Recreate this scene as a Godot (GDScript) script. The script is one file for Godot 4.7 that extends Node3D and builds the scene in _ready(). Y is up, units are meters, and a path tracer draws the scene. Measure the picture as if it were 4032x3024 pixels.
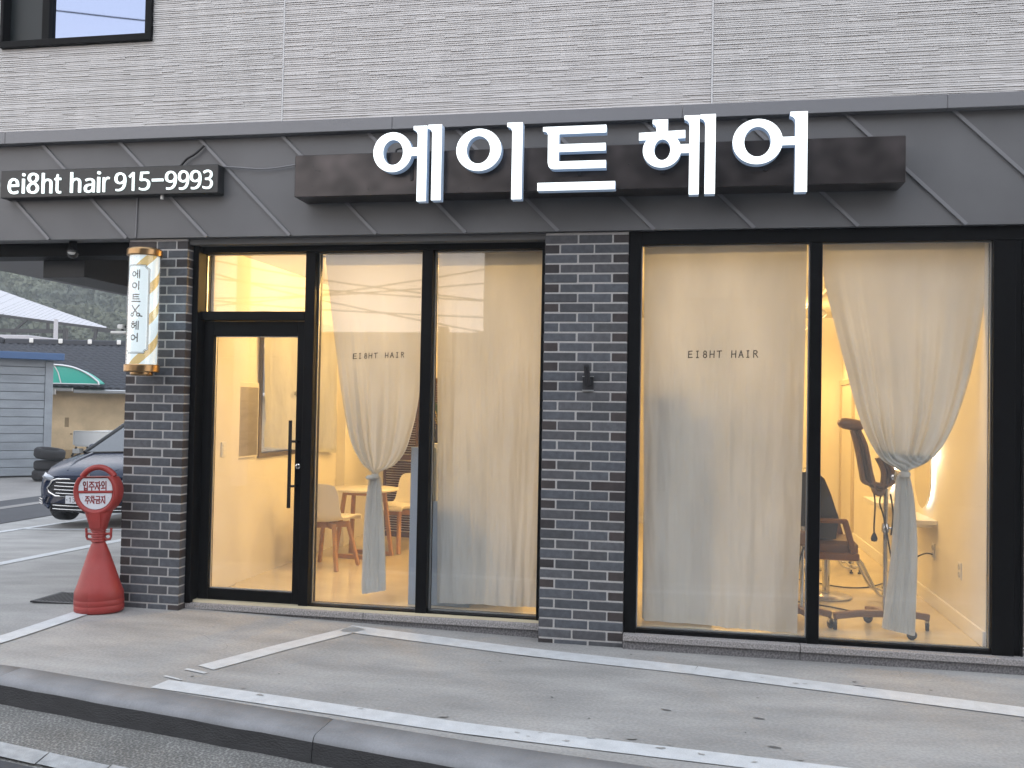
extends Node3D
# A hair salon shopfront at dusk. Units are metres, y up; the brick fronts lie on z = 0, the street is at +z.

var rng := RandomNumberGenerator.new()
var used := {}
var mm := {}

# ---------------------------------------------------------------- materials
func lin(r: float, g: float, b: float) -> Color:
	return Color(r, g, b).linear_to_srgb()

func mat(r: float, g: float, b: float, rough := 0.7, metal := 0.0) -> StandardMaterial3D:
	var m := StandardMaterial3D.new()
	m.albedo_color = lin(r, g, b)
	m.roughness = rough
	m.metallic = metal
	return m

func noise_tex(sd: int, freq: float, lo: float, hi: float, oct := 4, size := 512, kind := FastNoiseLite.TYPE_SIMPLEX_SMOOTH, srgb := true) -> NoiseTexture2D:
	var n := FastNoiseLite.new()
	n.noise_type = kind
	n.seed = sd
	n.frequency = freq
	n.fractal_octaves = oct
	var g := Gradient.new()
	g.offsets = PackedFloat32Array([0.0, 1.0])
	if srgb:
		g.colors = PackedColorArray([lin(lo, lo, lo), lin(hi, hi, hi)])
	else:
		g.colors = PackedColorArray([Color(lo, lo, lo), Color(hi, hi, hi)])
	var t := NoiseTexture2D.new()
	t.width = size
	t.height = size
	t.seamless = true
	t.noise = n
	t.color_ramp = g
	return t

func grain(m: StandardMaterial3D, t: Texture2D, sc: Vector3) -> StandardMaterial3D:
	m.albedo_texture = t
	m.uv1_triplanar = true
	m.uv1_world_triplanar = true
	m.uv1_scale = sc
	return m

func fine(m: StandardMaterial3D, t: Texture2D, sc: Vector3) -> StandardMaterial3D:
	m.detail_enabled = true
	m.detail_blend_mode = BaseMaterial3D.BLEND_MODE_MUL
	m.detail_uv_layer = BaseMaterial3D.DETAIL_UV_2
	m.detail_albedo = t
	m.uv2_triplanar = true
	m.uv2_world_triplanar = true
	m.uv2_scale = sc
	return m

func relief(m: StandardMaterial3D, t: Texture2D, cm: float) -> StandardMaterial3D:
	m.heightmap_enabled = true
	m.heightmap_texture = t
	m.heightmap_scale = cm
	return m

func glow(r: float, g: float, b: float, e := 1.0) -> StandardMaterial3D:
	var m := mat(0.8, 0.8, 0.8, 0.4)
	m.emission_enabled = true
	m.emission = lin(r, g, b)
	m.emission_energy_multiplier = e
	return m

func clear(alpha := 0.03, r := 0.9, g := 0.95, b := 0.95, rough := 0.02) -> StandardMaterial3D:
	var m := mat(r, g, b, rough)
	m.albedo_color.a = alpha
	m.transparency = BaseMaterial3D.TRANSPARENCY_ALPHA
	return m

# ---------------------------------------------------------------- nodes
func numbered(n: String) -> String:
	if not used.has(n):
		used[n] = 0
		return n
	used[n] += 1
	return "%s_%03d" % [n, used[n]]

func tag(o: Node3D, label: String, category: String, group := "", kind := "") -> Node3D:
	o.set_meta("label", label)
	if category: o.set_meta("category", category)
	if group: o.set_meta("group", group)
	if kind: o.set_meta("kind", kind)
	return o

func thing(n: String, label: String, category: String, at := Vector3.ZERO, turn := 0.0, group := "") -> Node3D:
	var o := Node3D.new()
	o.name = numbered(n)
	add_child(o)
	o.position = at
	o.rotation.y = turn
	tag(o, label, category, group)
	return o

func done(s: SurfaceTool) -> ArrayMesh:
	s.generate_normals()
	return s.commit()

func put(n: String, mesh: Mesh, m: Material, parent: Node3D = null, at := Vector3.ZERO) -> MeshInstance3D:
	var o := MeshInstance3D.new()
	o.mesh = mesh
	o.material_override = m
	o.position = at
	if parent:
		o.name = n
		parent.add_child(o, true)
	else:
		o.name = numbered(n)
		add_child(o)
	return o

func part(n: String, s: SurfaceTool, m: Material, parent: Node3D = null) -> MeshInstance3D:
	return put(n, done(s), m, parent)

func group_part(n: String, parent: Node3D, label := "") -> Node3D:
	var o := Node3D.new()
	o.name = n
	parent.add_child(o, true)
	if label: o.set_meta("label", label)
	return o

func ground_piece(n: String, s: SurfaceTool, m: Material) -> MeshInstance3D:
	var o := part(n, s, m)
	o.set_meta("kind", "structure")
	return o

func copy(o: Node3D, label: String, at: Vector3, turn: float) -> Node3D:
	var c: Node3D = o.duplicate()
	var base := String(o.name).rstrip("0123456789").trim_suffix("_")
	c.name = numbered(base)
	add_child(c)
	c.position = at
	c.rotation.y = turn
	c.set_meta("label", label)
	return c

# ---------------------------------------------------------------- shapes
func S() -> SurfaceTool:
	var s := SurfaceTool.new()
	s.begin(Mesh.PRIMITIVE_TRIANGLES)
	s.set_smooth_group(-1)
	return s

func tri(s: SurfaceTool, a: Vector3, b: Vector3, c: Vector3) -> void:   # a, b, c run anticlockwise seen from outside
	s.add_vertex(a)
	s.add_vertex(c)
	s.add_vertex(b)

func quad(s: SurfaceTool, a: Vector3, b: Vector3, c: Vector3, d: Vector3) -> void:
	tri(s, a, b, c)
	tri(s, a, c, d)

func qo(s: SurfaceTool, a: Vector3, b: Vector3, c: Vector3, d: Vector3, ctr: Vector3) -> void:   # turned away from ctr
	var n := (b - a).cross(c - a)
	if n.dot((a + b + c + d) * 0.25 - ctr) < 0.0:
		quad(s, d, c, b, a)
	else:
		quad(s, a, b, c, d)

func to(s: SurfaceTool, a: Vector3, b: Vector3, c: Vector3, ctr: Vector3) -> void:
	if (b - a).cross(c - a).dot((a + b + c) / 3.0 - ctr) < 0.0:
		tri(s, a, c, b)
	else:
		tri(s, a, b, c)

func bx(s: SurfaceTool, c: Vector3, size: Vector3, b := Basis.IDENTITY) -> void:
	var h := size * 0.5
	var p := []
	for i in 8:
		p.append(c + b * Vector3(h.x if i & 1 else -h.x, h.y if i & 2 else -h.y, h.z if i & 4 else -h.z))
	for f in [[0, 1, 3, 2], [4, 5, 7, 6], [0, 1, 5, 4], [2, 3, 7, 6], [0, 2, 6, 4], [1, 3, 7, 5]]:
		qo(s, p[f[0]], p[f[1]], p[f[2]], p[f[3]], c)

func span(s: SurfaceTool, x0: float, x1: float, y0: float, y1: float, z0: float, z1: float) -> void:
	bx(s, Vector3((x0 + x1) / 2, (y0 + y1) / 2, (z0 + z1) / 2), Vector3(absf(x1 - x0), absf(y1 - y0), absf(z1 - z0)))

func cb(s: SurfaceTool, c: Vector3, size: Vector3, ch := 0.004, b := Basis.IDENTITY) -> void:   # a box with chamfered edges
	var h := size * 0.5
	var v := {}
	for i in 8:
		var g := Vector3(1 if i & 1 else -1, 1 if i & 2 else -1, 1 if i & 4 else -1)
		v[i] = [c + b * Vector3(g.x * h.x, g.y * (h.y - ch), g.z * (h.z - ch)), c + b * Vector3(g.x * (h.x - ch), g.y * h.y, g.z * (h.z - ch)), c + b * Vector3(g.x * (h.x - ch), g.y * (h.y - ch), g.z * h.z)]
	for f in [[0, 2, 6, 4, 0], [1, 3, 7, 5, 0], [0, 1, 5, 4, 1], [2, 3, 7, 6, 1], [0, 1, 3, 2, 2], [4, 5, 7, 6, 2]]:
		qo(s, v[f[0]][f[4]], v[f[1]][f[4]], v[f[2]][f[4]], v[f[3]][f[4]], c)
	for e in [[0, 1, 1, 2], [2, 3, 1, 2], [4, 5, 1, 2], [6, 7, 1, 2], [0, 2, 0, 2], [1, 3, 0, 2], [4, 6, 0, 2], [5, 7, 0, 2], [0, 4, 0, 1], [1, 5, 0, 1], [2, 6, 0, 1], [3, 7, 0, 1]]:
		qo(s, v[e[0]][e[2]], v[e[1]][e[2]], v[e[1]][e[3]], v[e[0]][e[3]], c)
	for i in 8:
		to(s, v[i][0], v[i][1], v[i][2], c)

func cspan(s: SurfaceTool, x0: float, x1: float, y0: float, y1: float, z0: float, z1: float, ch := 0.004) -> void:
	cb(s, Vector3((x0 + x1) / 2, (y0 + y1) / 2, (z0 + z1) / 2), Vector3(absf(x1 - x0), absf(y1 - y0), absf(z1 - z0)), ch)

func box_mesh(x0: float, x1: float, y0: float, y1: float, z0: float, z1: float, ch := 0.004) -> ArrayMesh:
	var s := S()
	cspan(s, x0, x1, y0, y1, z0, z1, ch)
	return done(s)

func bar(s: SurfaceTool, a: Vector3, b: Vector3, w: float, t: float, ch := 0.0) -> void:   # a beam from a to b
	var d := b - a
	var y := d.normalized()
	var x := y.cross(Vector3.UP if absf(y.y) < 0.95 else Vector3.RIGHT).normalized()
	var bs := Basis(x, y, x.cross(y))
	if ch > 0.0:
		cb(s, (a + b) / 2, Vector3(w, d.length(), t), ch, bs)
	else:
		bx(s, (a + b) / 2, Vector3(w, d.length(), t), bs)

func tube(s: SurfaceTool, pts: Array, r, n := 8, closed := false) -> void:   # r is one radius or one for each point
	var cnt := pts.size()
	var rings := []
	var up := Vector3.UP
	var t0: Vector3 = (pts[1] - pts[0]).normalized()
	if absf(t0.y) > 0.9: up = Vector3.RIGHT
	var x := up.cross(t0).normalized()
	for i in cnt:
		var prev: Vector3 = pts[(i - 1 + cnt) % cnt] if closed else pts[maxi(i - 1, 0)]
		var next: Vector3 = pts[(i + 1) % cnt] if closed else pts[mini(i + 1, cnt - 1)]
		var t: Vector3 = (next - prev).normalized()
		x = (x - t * x.dot(t)).normalized()
		var y := t.cross(x)
		var rad: float = r[i] if r is Array else r
		var ring := []
		for k in n:
			var a := TAU * k / n
			ring.append(pts[i] + (x * cos(a) + y * sin(a)) * rad)
		rings.append(ring)
	s.set_smooth_group(0)
	var last := cnt if closed else cnt - 1
	for i in last:
		for k in n:
			var i2 := (i + 1) % cnt
			var k2 := (k + 1) % n
			quad(s, rings[i][k], rings[i][k2], rings[i2][k2], rings[i2][k])
	s.set_smooth_group(-1)
	if not closed:
		for k in n:
			tri(s, pts[0], rings[0][(k + 1) % n], rings[0][k])
			tri(s, pts[cnt - 1], rings[cnt - 1][k], rings[cnt - 1][(k + 1) % n])

func smooth_path(pts: Array, per := 6) -> Array:
	var out := []
	for i in pts.size() - 1:
		for k in per:
			out.append(pts[i].cubic_interpolate(pts[i + 1], pts[maxi(i - 1, 0)], pts[mini(i + 2, pts.size() - 1)], float(k) / per))
	out.append(pts[-1])
	return out

func lathe(s: SurfaceTool, prof: Array, n := 24, c := Vector3.ZERO, hard := false, sc := Vector3.ONE, b := Basis.IDENTITY) -> void:   # prof: Vector2(radius, height), upwards
	for i in prof.size() - 1:
		s.set_smooth_group(i + 1 if hard else 1)
		for k in n:
			var a0 := TAU * k / n
			var a1 := TAU * (k + 1) / n
			var p := []
			for q in [[i, a0], [i, a1], [i + 1, a1], [i + 1, a0]]:
				var pr: Vector2 = prof[q[0]]
				p.append(c + b * (Vector3(pr.x * sin(q[1]), pr.y, pr.x * cos(q[1])) * sc))
			if prof[i].x < 1e-6:
				tri(s, p[0], p[2], p[3])
			elif prof[i + 1].x < 1e-6:
				tri(s, p[0], p[1], p[2])
			else:
				quad(s, p[0], p[1], p[2], p[3])
	s.set_smooth_group(-1)

func prism(s: SurfaceTool, poly: Array, z0: float, z1: float, xf := Transform3D.IDENTITY, smooth := false, back := true, front := true) -> void:   # poly in x, y
	var pl := PackedVector2Array(poly)
	if Geometry2D.is_polygon_clockwise(pl):
		pl.reverse()
	# is_polygon_clockwise takes y downwards: after this the outline may run either way, so the area tells
	var area := 0.0
	for i in pl.size():
		area += pl[i].cross(pl[(i + 1) % pl.size()])
	if area < 0:
		pl.reverse()
	var ix := Geometry2D.triangulate_polygon(pl)
	for i in range(0, ix.size(), 3):
		var a := pl[ix[i]]
		var b := pl[ix[i + 1]]
		var c := pl[ix[i + 2]]
		if (b - a).cross(c - a) < 0:
			var t := b
			b = c
			c = t
		if front: tri(s, xf * Vector3(a.x, a.y, z1), xf * Vector3(b.x, b.y, z1), xf * Vector3(c.x, c.y, z1))
		if back: tri(s, xf * Vector3(a.x, a.y, z0), xf * Vector3(c.x, c.y, z0), xf * Vector3(b.x, b.y, z0))
	s.set_smooth_group(0 if smooth else -1)
	for i in pl.size():
		var a := pl[i]
		var b := pl[(i + 1) % pl.size()]
		quad(s, xf * Vector3(a.x, a.y, z0), xf * Vector3(b.x, b.y, z0), xf * Vector3(b.x, b.y, z1), xf * Vector3(a.x, a.y, z1))
	s.set_smooth_group(-1)

func hoop(s: SurfaceTool, c: Vector2, ro: Vector2, ri: Vector2, z0: float, z1: float, n := 40, ci := Vector2.INF) -> void:   # an oval ring
	if ci == Vector2.INF: ci = c
	for k in n:
		var a0 := TAU * k / n
		var a1 := TAU * (k + 1) / n
		var o0 := c + Vector2(cos(a0), sin(a0)) * ro
		var o1 := c + Vector2(cos(a1), sin(a1)) * ro
		var i0 := ci + Vector2(cos(a0), sin(a0)) * ri
		var i1 := ci + Vector2(cos(a1), sin(a1)) * ri
		quad(s, Vector3(o0.x, o0.y, z1), Vector3(o1.x, o1.y, z1), Vector3(i1.x, i1.y, z1), Vector3(i0.x, i0.y, z1))
		quad(s, Vector3(o1.x, o1.y, z0), Vector3(o0.x, o0.y, z0), Vector3(i0.x, i0.y, z0), Vector3(i1.x, i1.y, z0))
		s.set_smooth_group(2)
		quad(s, Vector3(o0.x, o0.y, z0), Vector3(o1.x, o1.y, z0), Vector3(o1.x, o1.y, z1), Vector3(o0.x, o0.y, z1))
		quad(s, Vector3(i1.x, i1.y, z0), Vector3(i0.x, i0.y, z0), Vector3(i0.x, i0.y, z1), Vector3(i1.x, i1.y, z1))
		s.set_smooth_group(-1)

func grid(s: SurfaceTool, rows: Array, flip := false) -> void:   # rows of points joined into one smooth sheet
	s.set_smooth_group(0)
	for i in rows.size() - 1:
		for k in rows[i].size() - 1:
			if flip:
				quad(s, rows[i][k], rows[i + 1][k], rows[i + 1][k + 1], rows[i][k + 1])
			else:
				quad(s, rows[i][k], rows[i][k + 1], rows[i + 1][k + 1], rows[i + 1][k])
	s.set_smooth_group(-1)

# ---------------------------------------------------------------- strokes of letters, in a box of 1 by 1, y downwards: a line is [x0, y0, x1, y1 ...], a ring is [cx, cy, rx, ry, "o"]
func strokes(ch: String) -> Array:
	match ch:
		"에": return [[0.27, 0.5, 0.2, 0.25, "o"], [0.47, 0.5, 0.66, 0.5], [0.66, 0.08, 0.66, 0.95], [0.86, 0.05, 0.86, 0.97]]
		"이": return [[0.34, 0.5, 0.25, 0.28, "o"], [0.8, 0.04, 0.8, 0.97]]
		"트": return [[0.85, 0.1, 0.2, 0.1, 0.2, 0.62, 0.87, 0.62], [0.2, 0.36, 0.8, 0.36], [0.03, 0.9, 0.97, 0.9]]
		"헤": return [[0.2, 0.1, 0.38, 0.1], [0.06, 0.28, 0.52, 0.28], [0.29, 0.6, 0.18, 0.19, "o"], [0.5, 0.55, 0.66, 0.55], [0.66, 0.08, 0.66, 0.95], [0.86, 0.05, 0.86, 0.97]]
		"어": return [[0.32, 0.5, 0.24, 0.27, "o"], [0.56, 0.5, 0.8, 0.5], [0.8, 0.04, 0.8, 0.97]]
		"입": return [[0.3, 0.27, 0.2, 0.2, "o"], [0.8, 0.03, 0.8, 0.55], [0.28, 0.62, 0.28, 0.96, 0.8, 0.96, 0.8, 0.62], [0.28, 0.79, 0.8, 0.79]]
		"주": return [[0.13, 0.1, 0.87, 0.1], [0.5, 0.1, 0.42, 0.28, 0.14, 0.46], [0.5, 0.14, 0.58, 0.3, 0.86, 0.46], [0.02, 0.62, 0.98, 0.62], [0.5, 0.62, 0.5, 0.98]]
		"자": return [[0.06, 0.16, 0.62, 0.16], [0.34, 0.16, 0.28, 0.5, 0.03, 0.86], [0.34, 0.4, 0.62, 0.84], [0.76, 0.03, 0.76, 0.98], [0.76, 0.46, 0.98, 0.46]]
		"외": return [[0.33, 0.28, 0.23, 0.22, "o"], [0.33, 0.52, 0.33, 0.76], [0.03, 0.8, 0.64, 0.76], [0.85, 0.03, 0.85, 0.98]]
		"차": return [[0.22, 0.05, 0.46, 0.05], [0.06, 0.24, 0.62, 0.24], [0.34, 0.24, 0.28, 0.55, 0.03, 0.88], [0.34, 0.46, 0.62, 0.86], [0.76, 0.03, 0.76, 0.98], [0.76, 0.46, 0.98, 0.46]]
		"금": return [[0.15, 0.08, 0.83, 0.08, 0.8, 0.38], [0.02, 0.48, 0.98, 0.48], [0.2, 0.64, 0.8, 0.64, 0.8, 0.95, 0.2, 0.95, 0.2, 0.64]]
		"지": return [[0.08, 0.14, 0.66, 0.14], [0.37, 0.14, 0.3, 0.5, 0.04, 0.88], [0.37, 0.4, 0.66, 0.86], [0.85, 0.03, 0.85, 0.98]]
		"E": return [[0.8, 0.0, 0.05, 0.05, 0.0, 1.0, 0.85, 0.95], [0.05, 0.48, 0.7, 0.46]]
		"I": return [[0.25, 0.02, 0.75, 0.0], [0.5, 0.0, 0.48, 1.0], [0.2, 1.0, 0.78, 0.98]]
		"8": return [[0.5, 0.26, 0.28, 0.25, "o"], [0.5, 0.74, 0.36, 0.26, "o"]]
		"H": return [[0.05, 0.0, 0.0, 1.0], [0.95, 0.0, 0.9, 1.0], [0.03, 0.52, 0.92, 0.48]]
		"T": return [[0.0, 0.05, 1.0, 0.0], [0.5, 0.03, 0.46, 1.0]]
		"A": return [[0.0, 1.0, 0.48, 0.0, 0.95, 1.0], [0.2, 0.66, 0.78, 0.64]]
		"R": return [[0.05, 1.0, 0.08, 0.02, 0.6, 0.0, 0.85, 0.2, 0.6, 0.45, 0.1, 0.5], [0.45, 0.5, 0.95, 1.0]]
	return []

func stroke_points(st: Array) -> Array:
	var out := []
	if st[-1] is String:
		for k in 21:
			out.append(Vector2(st[0] + st[2] * cos(TAU * k / 20), st[1] + st[3] * sin(TAU * k / 20)))
	else:
		for i in range(0, st.size(), 2):
			out.append(Vector2(st[i], st[i + 1]))
	return out

func write(s: SurfaceTool, ch: String, where: Callable, wid: float, asp := Vector2.ONE) -> void:   # where: box point -> Vector3; wid in box units of height
	for st in strokes(ch):
		var p := stroke_points(st)
		for i in p.size() - 1:
			var a: Vector2 = p[i] * asp
			var b: Vector2 = p[i + 1] * asp
			var d := (b - a).normalized()
			var nrm := Vector2(-d.y, d.x) * wid * 0.5
			a -= d * wid * 0.42
			b += d * wid * 0.42
			var cuts := maxi(1, int((b - a).length() / 0.35))
			for k in cuts:
				var c0 := a.lerp(b, float(k) / cuts)
				var c1 := a.lerp(b, float(k + 1) / cuts)
				quad(s, where.call((c0 + nrm) / asp), where.call((c1 + nrm) / asp), where.call((c1 - nrm) / asp), where.call((c0 - nrm) / asp))

# ---------------------------------------------------------------- the ground
func gy(x: float, z: float) -> float:
	var a := 0.06 * clampf((-1.0 - x) / 2.7, 0.0, 1.0)
	var t := clampf((-3.7 - x) / 0.8, 0.0, 1.0)
	return a - t * minf(0.34, 0.037 * maxf(0.0, -4.3 - x) + 0.024 * maxf(0.0, -0.5 - z))

func kerb_in(x: float) -> float:
	return 2.135 + 0.142 * x

func kerb_out(x: float) -> float:
	return 2.42 + 0.155 * x

func strip(s: SurfaceTool, pts: Array, lift: float, wid: float, step := 0.4) -> void:   # a painted line over the ground
	for i in pts.size() - 1:
		var a: Vector2 = pts[i]
		var b: Vector2 = pts[i + 1]
		var d := (b - a).normalized()
		var nr := Vector2(-d.y, d.x) * wid * 0.5
		var n := maxi(1, int((b - a).length() / step))
		for k in n:
			var c0 := a.lerp(b, float(k) / n)
			var c1 := a.lerp(b, float(k + 1) / n)
			var q := []
			for c in [c0 + nr, c1 + nr, c1 - nr, c0 - nr]:
				q.append(Vector3(c.x, gy(c.x, c.y) + lift, c.y))
			qo(s, q[0], q[1], q[2], q[3], q[0] - Vector3.UP)

func blob(s: SurfaceTool, c: Vector2, r: float, lift: float, squash := 1.0, turn := 0.0) -> void:   # an uneven flat patch
	var p := []
	for k in 11:
		var a := TAU * k / 11
		var v := Vector2(cos(a), sin(a) * squash).rotated(turn) * r * rng.randf_range(0.55, 1.2)
		p.append(Vector3(c.x + v.x, gy(c.x, c.y) + lift, c.y + v.y))
	for k in 11:
		var ctr := Vector3(c.x, gy(c.x, c.y) + lift, c.y)
		to(s, ctr, p[k], p[(k + 1) % 11], ctr - Vector3.UP)

func make_ground() -> void:
	# the lot: one gridded concrete sheet up to the kerb
	var s := S()
	var xs := []
	var x := -10.1
	while x < 4.6:
		xs.append(x)
		x += 0.35
	s.set_smooth_group(0)
	for i in xs.size() - 1:
		var rows := 60
		for k in rows:
			var q := []
			for c in [[xs[i], k], [xs[i + 1], k], [xs[i + 1], k + 1], [xs[i], k + 1]]:
				var z: float = lerpf(-16.0, kerb_in(c[0]), pow(float(c[1]) / rows, 0.6))
				q.append(Vector3(c[0], gy(c[0], z), z))
			qo(s, q[0], q[1], q[2], q[3], q[0] - Vector3.UP)
	s.set_smooth_group(-1)
	ground_piece("ground", s, mm.concrete)
	s = S()
	quad(s, Vector3(-260, -0.31, 60), Vector3(120, -0.31, 60), Vector3(120, -0.31, -320), Vector3(-260, -0.31, -320))
	ground_piece("terrain", s, mm.concrete_far)
	s = S()
	quad(s, Vector3(-12.3, -0.272, 4), Vector3(-10.1, -0.272, 4), Vector3(-10.1, -0.272, -40), Vector3(-12.3, -0.272, -40))
	ground_piece("side_street", s, mm.asphalt)
	s = S()
	quad(s, Vector3(-11.6, -0.266, 4), Vector3(-11.35, -0.266, 4), Vector3(-11.35, -0.266, -40), Vector3(-11.6, -0.266, -40))
	ground_piece("street_drain_strip", s, mm.concrete_far)
	# the road in front, with its rough concrete gutter
	s = S()
	for i in xs.size() - 1:
		var xa: float = xs[i]
		var xb: float = xs[i + 1]
		for band in [[0.0, 0.5]]:
			quad(s, Vector3(xa, gy(xa, 0) - 0.12, kerb_out(xa) - 0.02), Vector3(xa, gy(xa, 0) - 0.125, kerb_out(xa) + 0.66), Vector3(xb, gy(xb, 0) - 0.125, kerb_out(xb) + 0.66), Vector3(xb, gy(xb, 0) - 0.12, kerb_out(xb) - 0.02))
	ground_piece("gutter", s, mm.gutter)
	s = S()
	for i in xs.size() - 1:
		var xa: float = xs[i]
		var xb: float = xs[i + 1]
		quad(s, Vector3(xa, gy(xa, 0) - 0.121, kerb_out(xa) + 0.6), Vector3(xa, gy(xa, 0) - 0.13, 14), Vector3(xb, gy(xb, 0) - 0.13, 14), Vector3(xb, gy(xb, 0) - 0.121, kerb_out(xb) + 0.6))
	ground_piece("road", s, mm.asphalt)
	# cracked white edge line on the road
	s = S()
	x = -5.2
	var sk2 := 0.05
	while x < 1.6:
		var l := rng.randf_range(0.22, 0.42)
		var z0 := kerb_out(x) + 0.44 + rng.randf_range(-0.01, 0.01)
		var z1 := kerb_out(x + l) + 0.44 + rng.randf_range(-0.01, 0.01)
		var w := rng.randf_range(0.125, 0.145)
		var sk := sk2
		sk2 = rng.randf_range(0.02, 0.09)
		var y := gy(x, 0) - 0.113
		quad(s, Vector3(x, y, z0), Vector3(x + sk, y, z0 + w), Vector3(x + l + sk2 - 0.007, gy(x + l, 0) - 0.113, z1 + w), Vector3(x + l - 0.007, gy(x + l, 0) - 0.113, z1))
		x += l
	ground_piece("road_line", s, mm.paint_old)
	# kerb stones
	var k := thing("kerb", "dark dirty concrete kerb between the parking lot and the street", "kerb")
	x = -9.75
	var j := 0
	while x < 2.6:
		var l2 := 2.0
		s = S()
		var n := 14
		var rows2 := []
		for q in n + 1:
			var xx: float = x + 0.0012 + (l2 - 0.0024) * q / n
			var y2 := gy(xx, 0.0) + 0.002
			var zi := kerb_in(xx)
			var zo := kerb_out(xx) + rng.randf_range(-0.006, 0.006)
			rows2.append([Vector3(xx, y2 - 0.2, zi), Vector3(xx, y2 + 0.001, zi), Vector3(xx, y2 + 0.002, zo - 0.035), Vector3(xx, y2 - 0.008, zo - 0.012), Vector3(xx, y2 - 0.026, zo), Vector3(xx, y2 - 0.2, zo + 0.02)])
		grid(s, rows2)
		var o := part("kerb_stone", s, mm.kerb, k)
		s = S()
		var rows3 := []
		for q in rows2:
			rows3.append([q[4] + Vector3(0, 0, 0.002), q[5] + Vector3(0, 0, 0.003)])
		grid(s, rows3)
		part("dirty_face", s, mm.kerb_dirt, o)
		x += l2
		j += 1
	k.set_meta("kind", "structure")
	# painted parking lines
	for line in [
		[[Vector2(-2.78, 1.28), Vector2(-2.56, 0.72), Vector2(-2.27, 0.06)], 0.135],
		[[Vector2(-2.36, 0.10), Vector2(0.05, 0.455), Vector2(1.8, 0.84), Vector2(3.2, 1.16)], 0.19],
		[[Vector2(-2.86, 1.64), Vector2(-2.27, 1.70), Vector2(-1.09, 1.825), Vector2(0.0, 1.925), Vector2(2.4, 2.15)], 0.155],
		[[Vector2(-4.33, 1.42), Vector2(-4.31, 0.9), Vector2(-4.31, 0.3), Vector2(-4.33, -0.4)], 0.155],
		[[Vector2(-6.8, -0.6), Vector2(-6.82, -2.2), Vector2(-6.86, -4.0), Vector2(-6.9, -6.5)], 0.17],
		[[Vector2(-9.27, -3.0), Vector2(-9.25, -5.3), Vector2(-9.3, -8.0)], 0.16],
		[[Vector2(-9.25, -5.4), Vector2(-7.6, -5.35), Vector2(-5.6, -5.3)], 0.14]]:
		s = S()
		strip(s, line[0], 0.005, line[1])
		ground_piece("parking_line", s, mm.paint)
	# the worn end of the short line
	s = S()
	for w in [[Vector2(-2.85, 1.52), 0.13, 0.02], [Vector2(-2.80, 1.36), 0.15, 0.03]]:
		strip(s, [w[0] + Vector2(-w[1] / 2, -0.02), w[0] + Vector2(w[1] / 2, 0.02)], 0.005, w[2])
	ground_piece("parking_line", s, mm.paint)
	# chips in the paint, tyre marks, spots
	s = S()
	for i in 26:
		var u := rng.randf()
		var xx := lerpf(-2.8, 0.9, u)
		blob(s, Vector2(xx, 1.86 + 0.092 * xx + rng.randf_range(-0.08, 0.08)), rng.randf_range(0.008, 0.03), 0.0075, 0.5, rng.randf_range(-0.5, 0.5))
	for i in 6:
		var xx := rng.randf_range(-1.3, 1.9)
		blob(s, Vector2(xx, 0.45 + 0.18 * xx + rng.randf_range(-0.08, 0.08)), rng.randf_range(0.006, 0.022), 0.0075, 0.4)
	var chips := ground_piece("paint_chips", s, mm.concrete)
	chips.set_meta("kind", "stuff")
	chips.set_meta("label", "small grey chips where white parking paint has flaked off")
	s = S()
	for i in 26:
		blob(s, Vector2(rng.randf_range(-3.6, 2.0), rng.randf_range(0.05, 1.75)), rng.randf_range(0.004, 0.014), 0.004, rng.randf_range(0.4, 0.9), rng.randf() * 3)
	for c in [Vector2(0.37, 1.3), Vector2(0.42, 1.72), Vector2(-0.1, 1.28), Vector2(1.0, 0.55)]:
		blob(s, c, 0.035, 0.004, 0.35, 0.3)
	var spots := ground_piece("dark_spots", s, mm.spot)
	spots.set_meta("kind", "stuff")
	spots.set_meta("label", "small dark gum and oil spots on the concrete lot")
	s = S()
	for cr in [[Vector2(0.17, 0.42), 0.3, 1.4], [Vector2(1.3, 0.1), 0.5, 1.2], [Vector2(-3.2, 0.6), 0.6, 0.2]]:
		var p: Vector2 = cr[0]
		var dir: float = cr[2]
		for i in 14:
			var q: Vector2 = p + Vector2(cos(dir), sin(dir)) * cr[1] / 14.0
			strip(s, [p, q], 0.0035, rng.randf_range(0.001, 0.002))
			dir += rng.randf_range(-0.6, 0.6)
			p = q
	var crk := ground_piece("hairline_cracks", s, mm.spot)
	crk.set_meta("kind", "stuff")
	crk.set_meta("label", "hairline cracks in the concrete parking lot")
	# drain grate left of the cone
	var d := thing("drain_grate", "dark steel slotted drain grate in the concrete beside the red cone", "drain", Vector3(-4.72, gy(-4.72, -0.2) + 0.003, -0.21), 0.0)
	s = S()
	for e in [[-0.22, 0, 0.03, 0.36], [0.22, 0, 0.03, 0.36], [0, -0.17, 0.47, 0.03], [0, 0.17, 0.47, 0.03]]:
		bx(s, Vector3(e[0], 0.002, e[1]), Vector3(e[2], 0.012, e[3]))
	part("frame", s, mm.dark_steel, d)
	var sl := S()
	bx(sl, Vector3(0, 0.002, 0), Vector3(0.016, 0.01, 0.33))
	var slm := done(sl)
	for i in 13:
		put("bar", slm, mm.dark_steel, d, Vector3(-0.19 + i * 0.0317, 0, 0))
	s = S()
	bx(s, Vector3(0, -0.003, 0), Vector3(0.42, 0.002, 0.32))
	part("pit_dark_sheet", s, mm.black, d)  # black sheet under the bars, painted for the shade of the hollow

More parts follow.
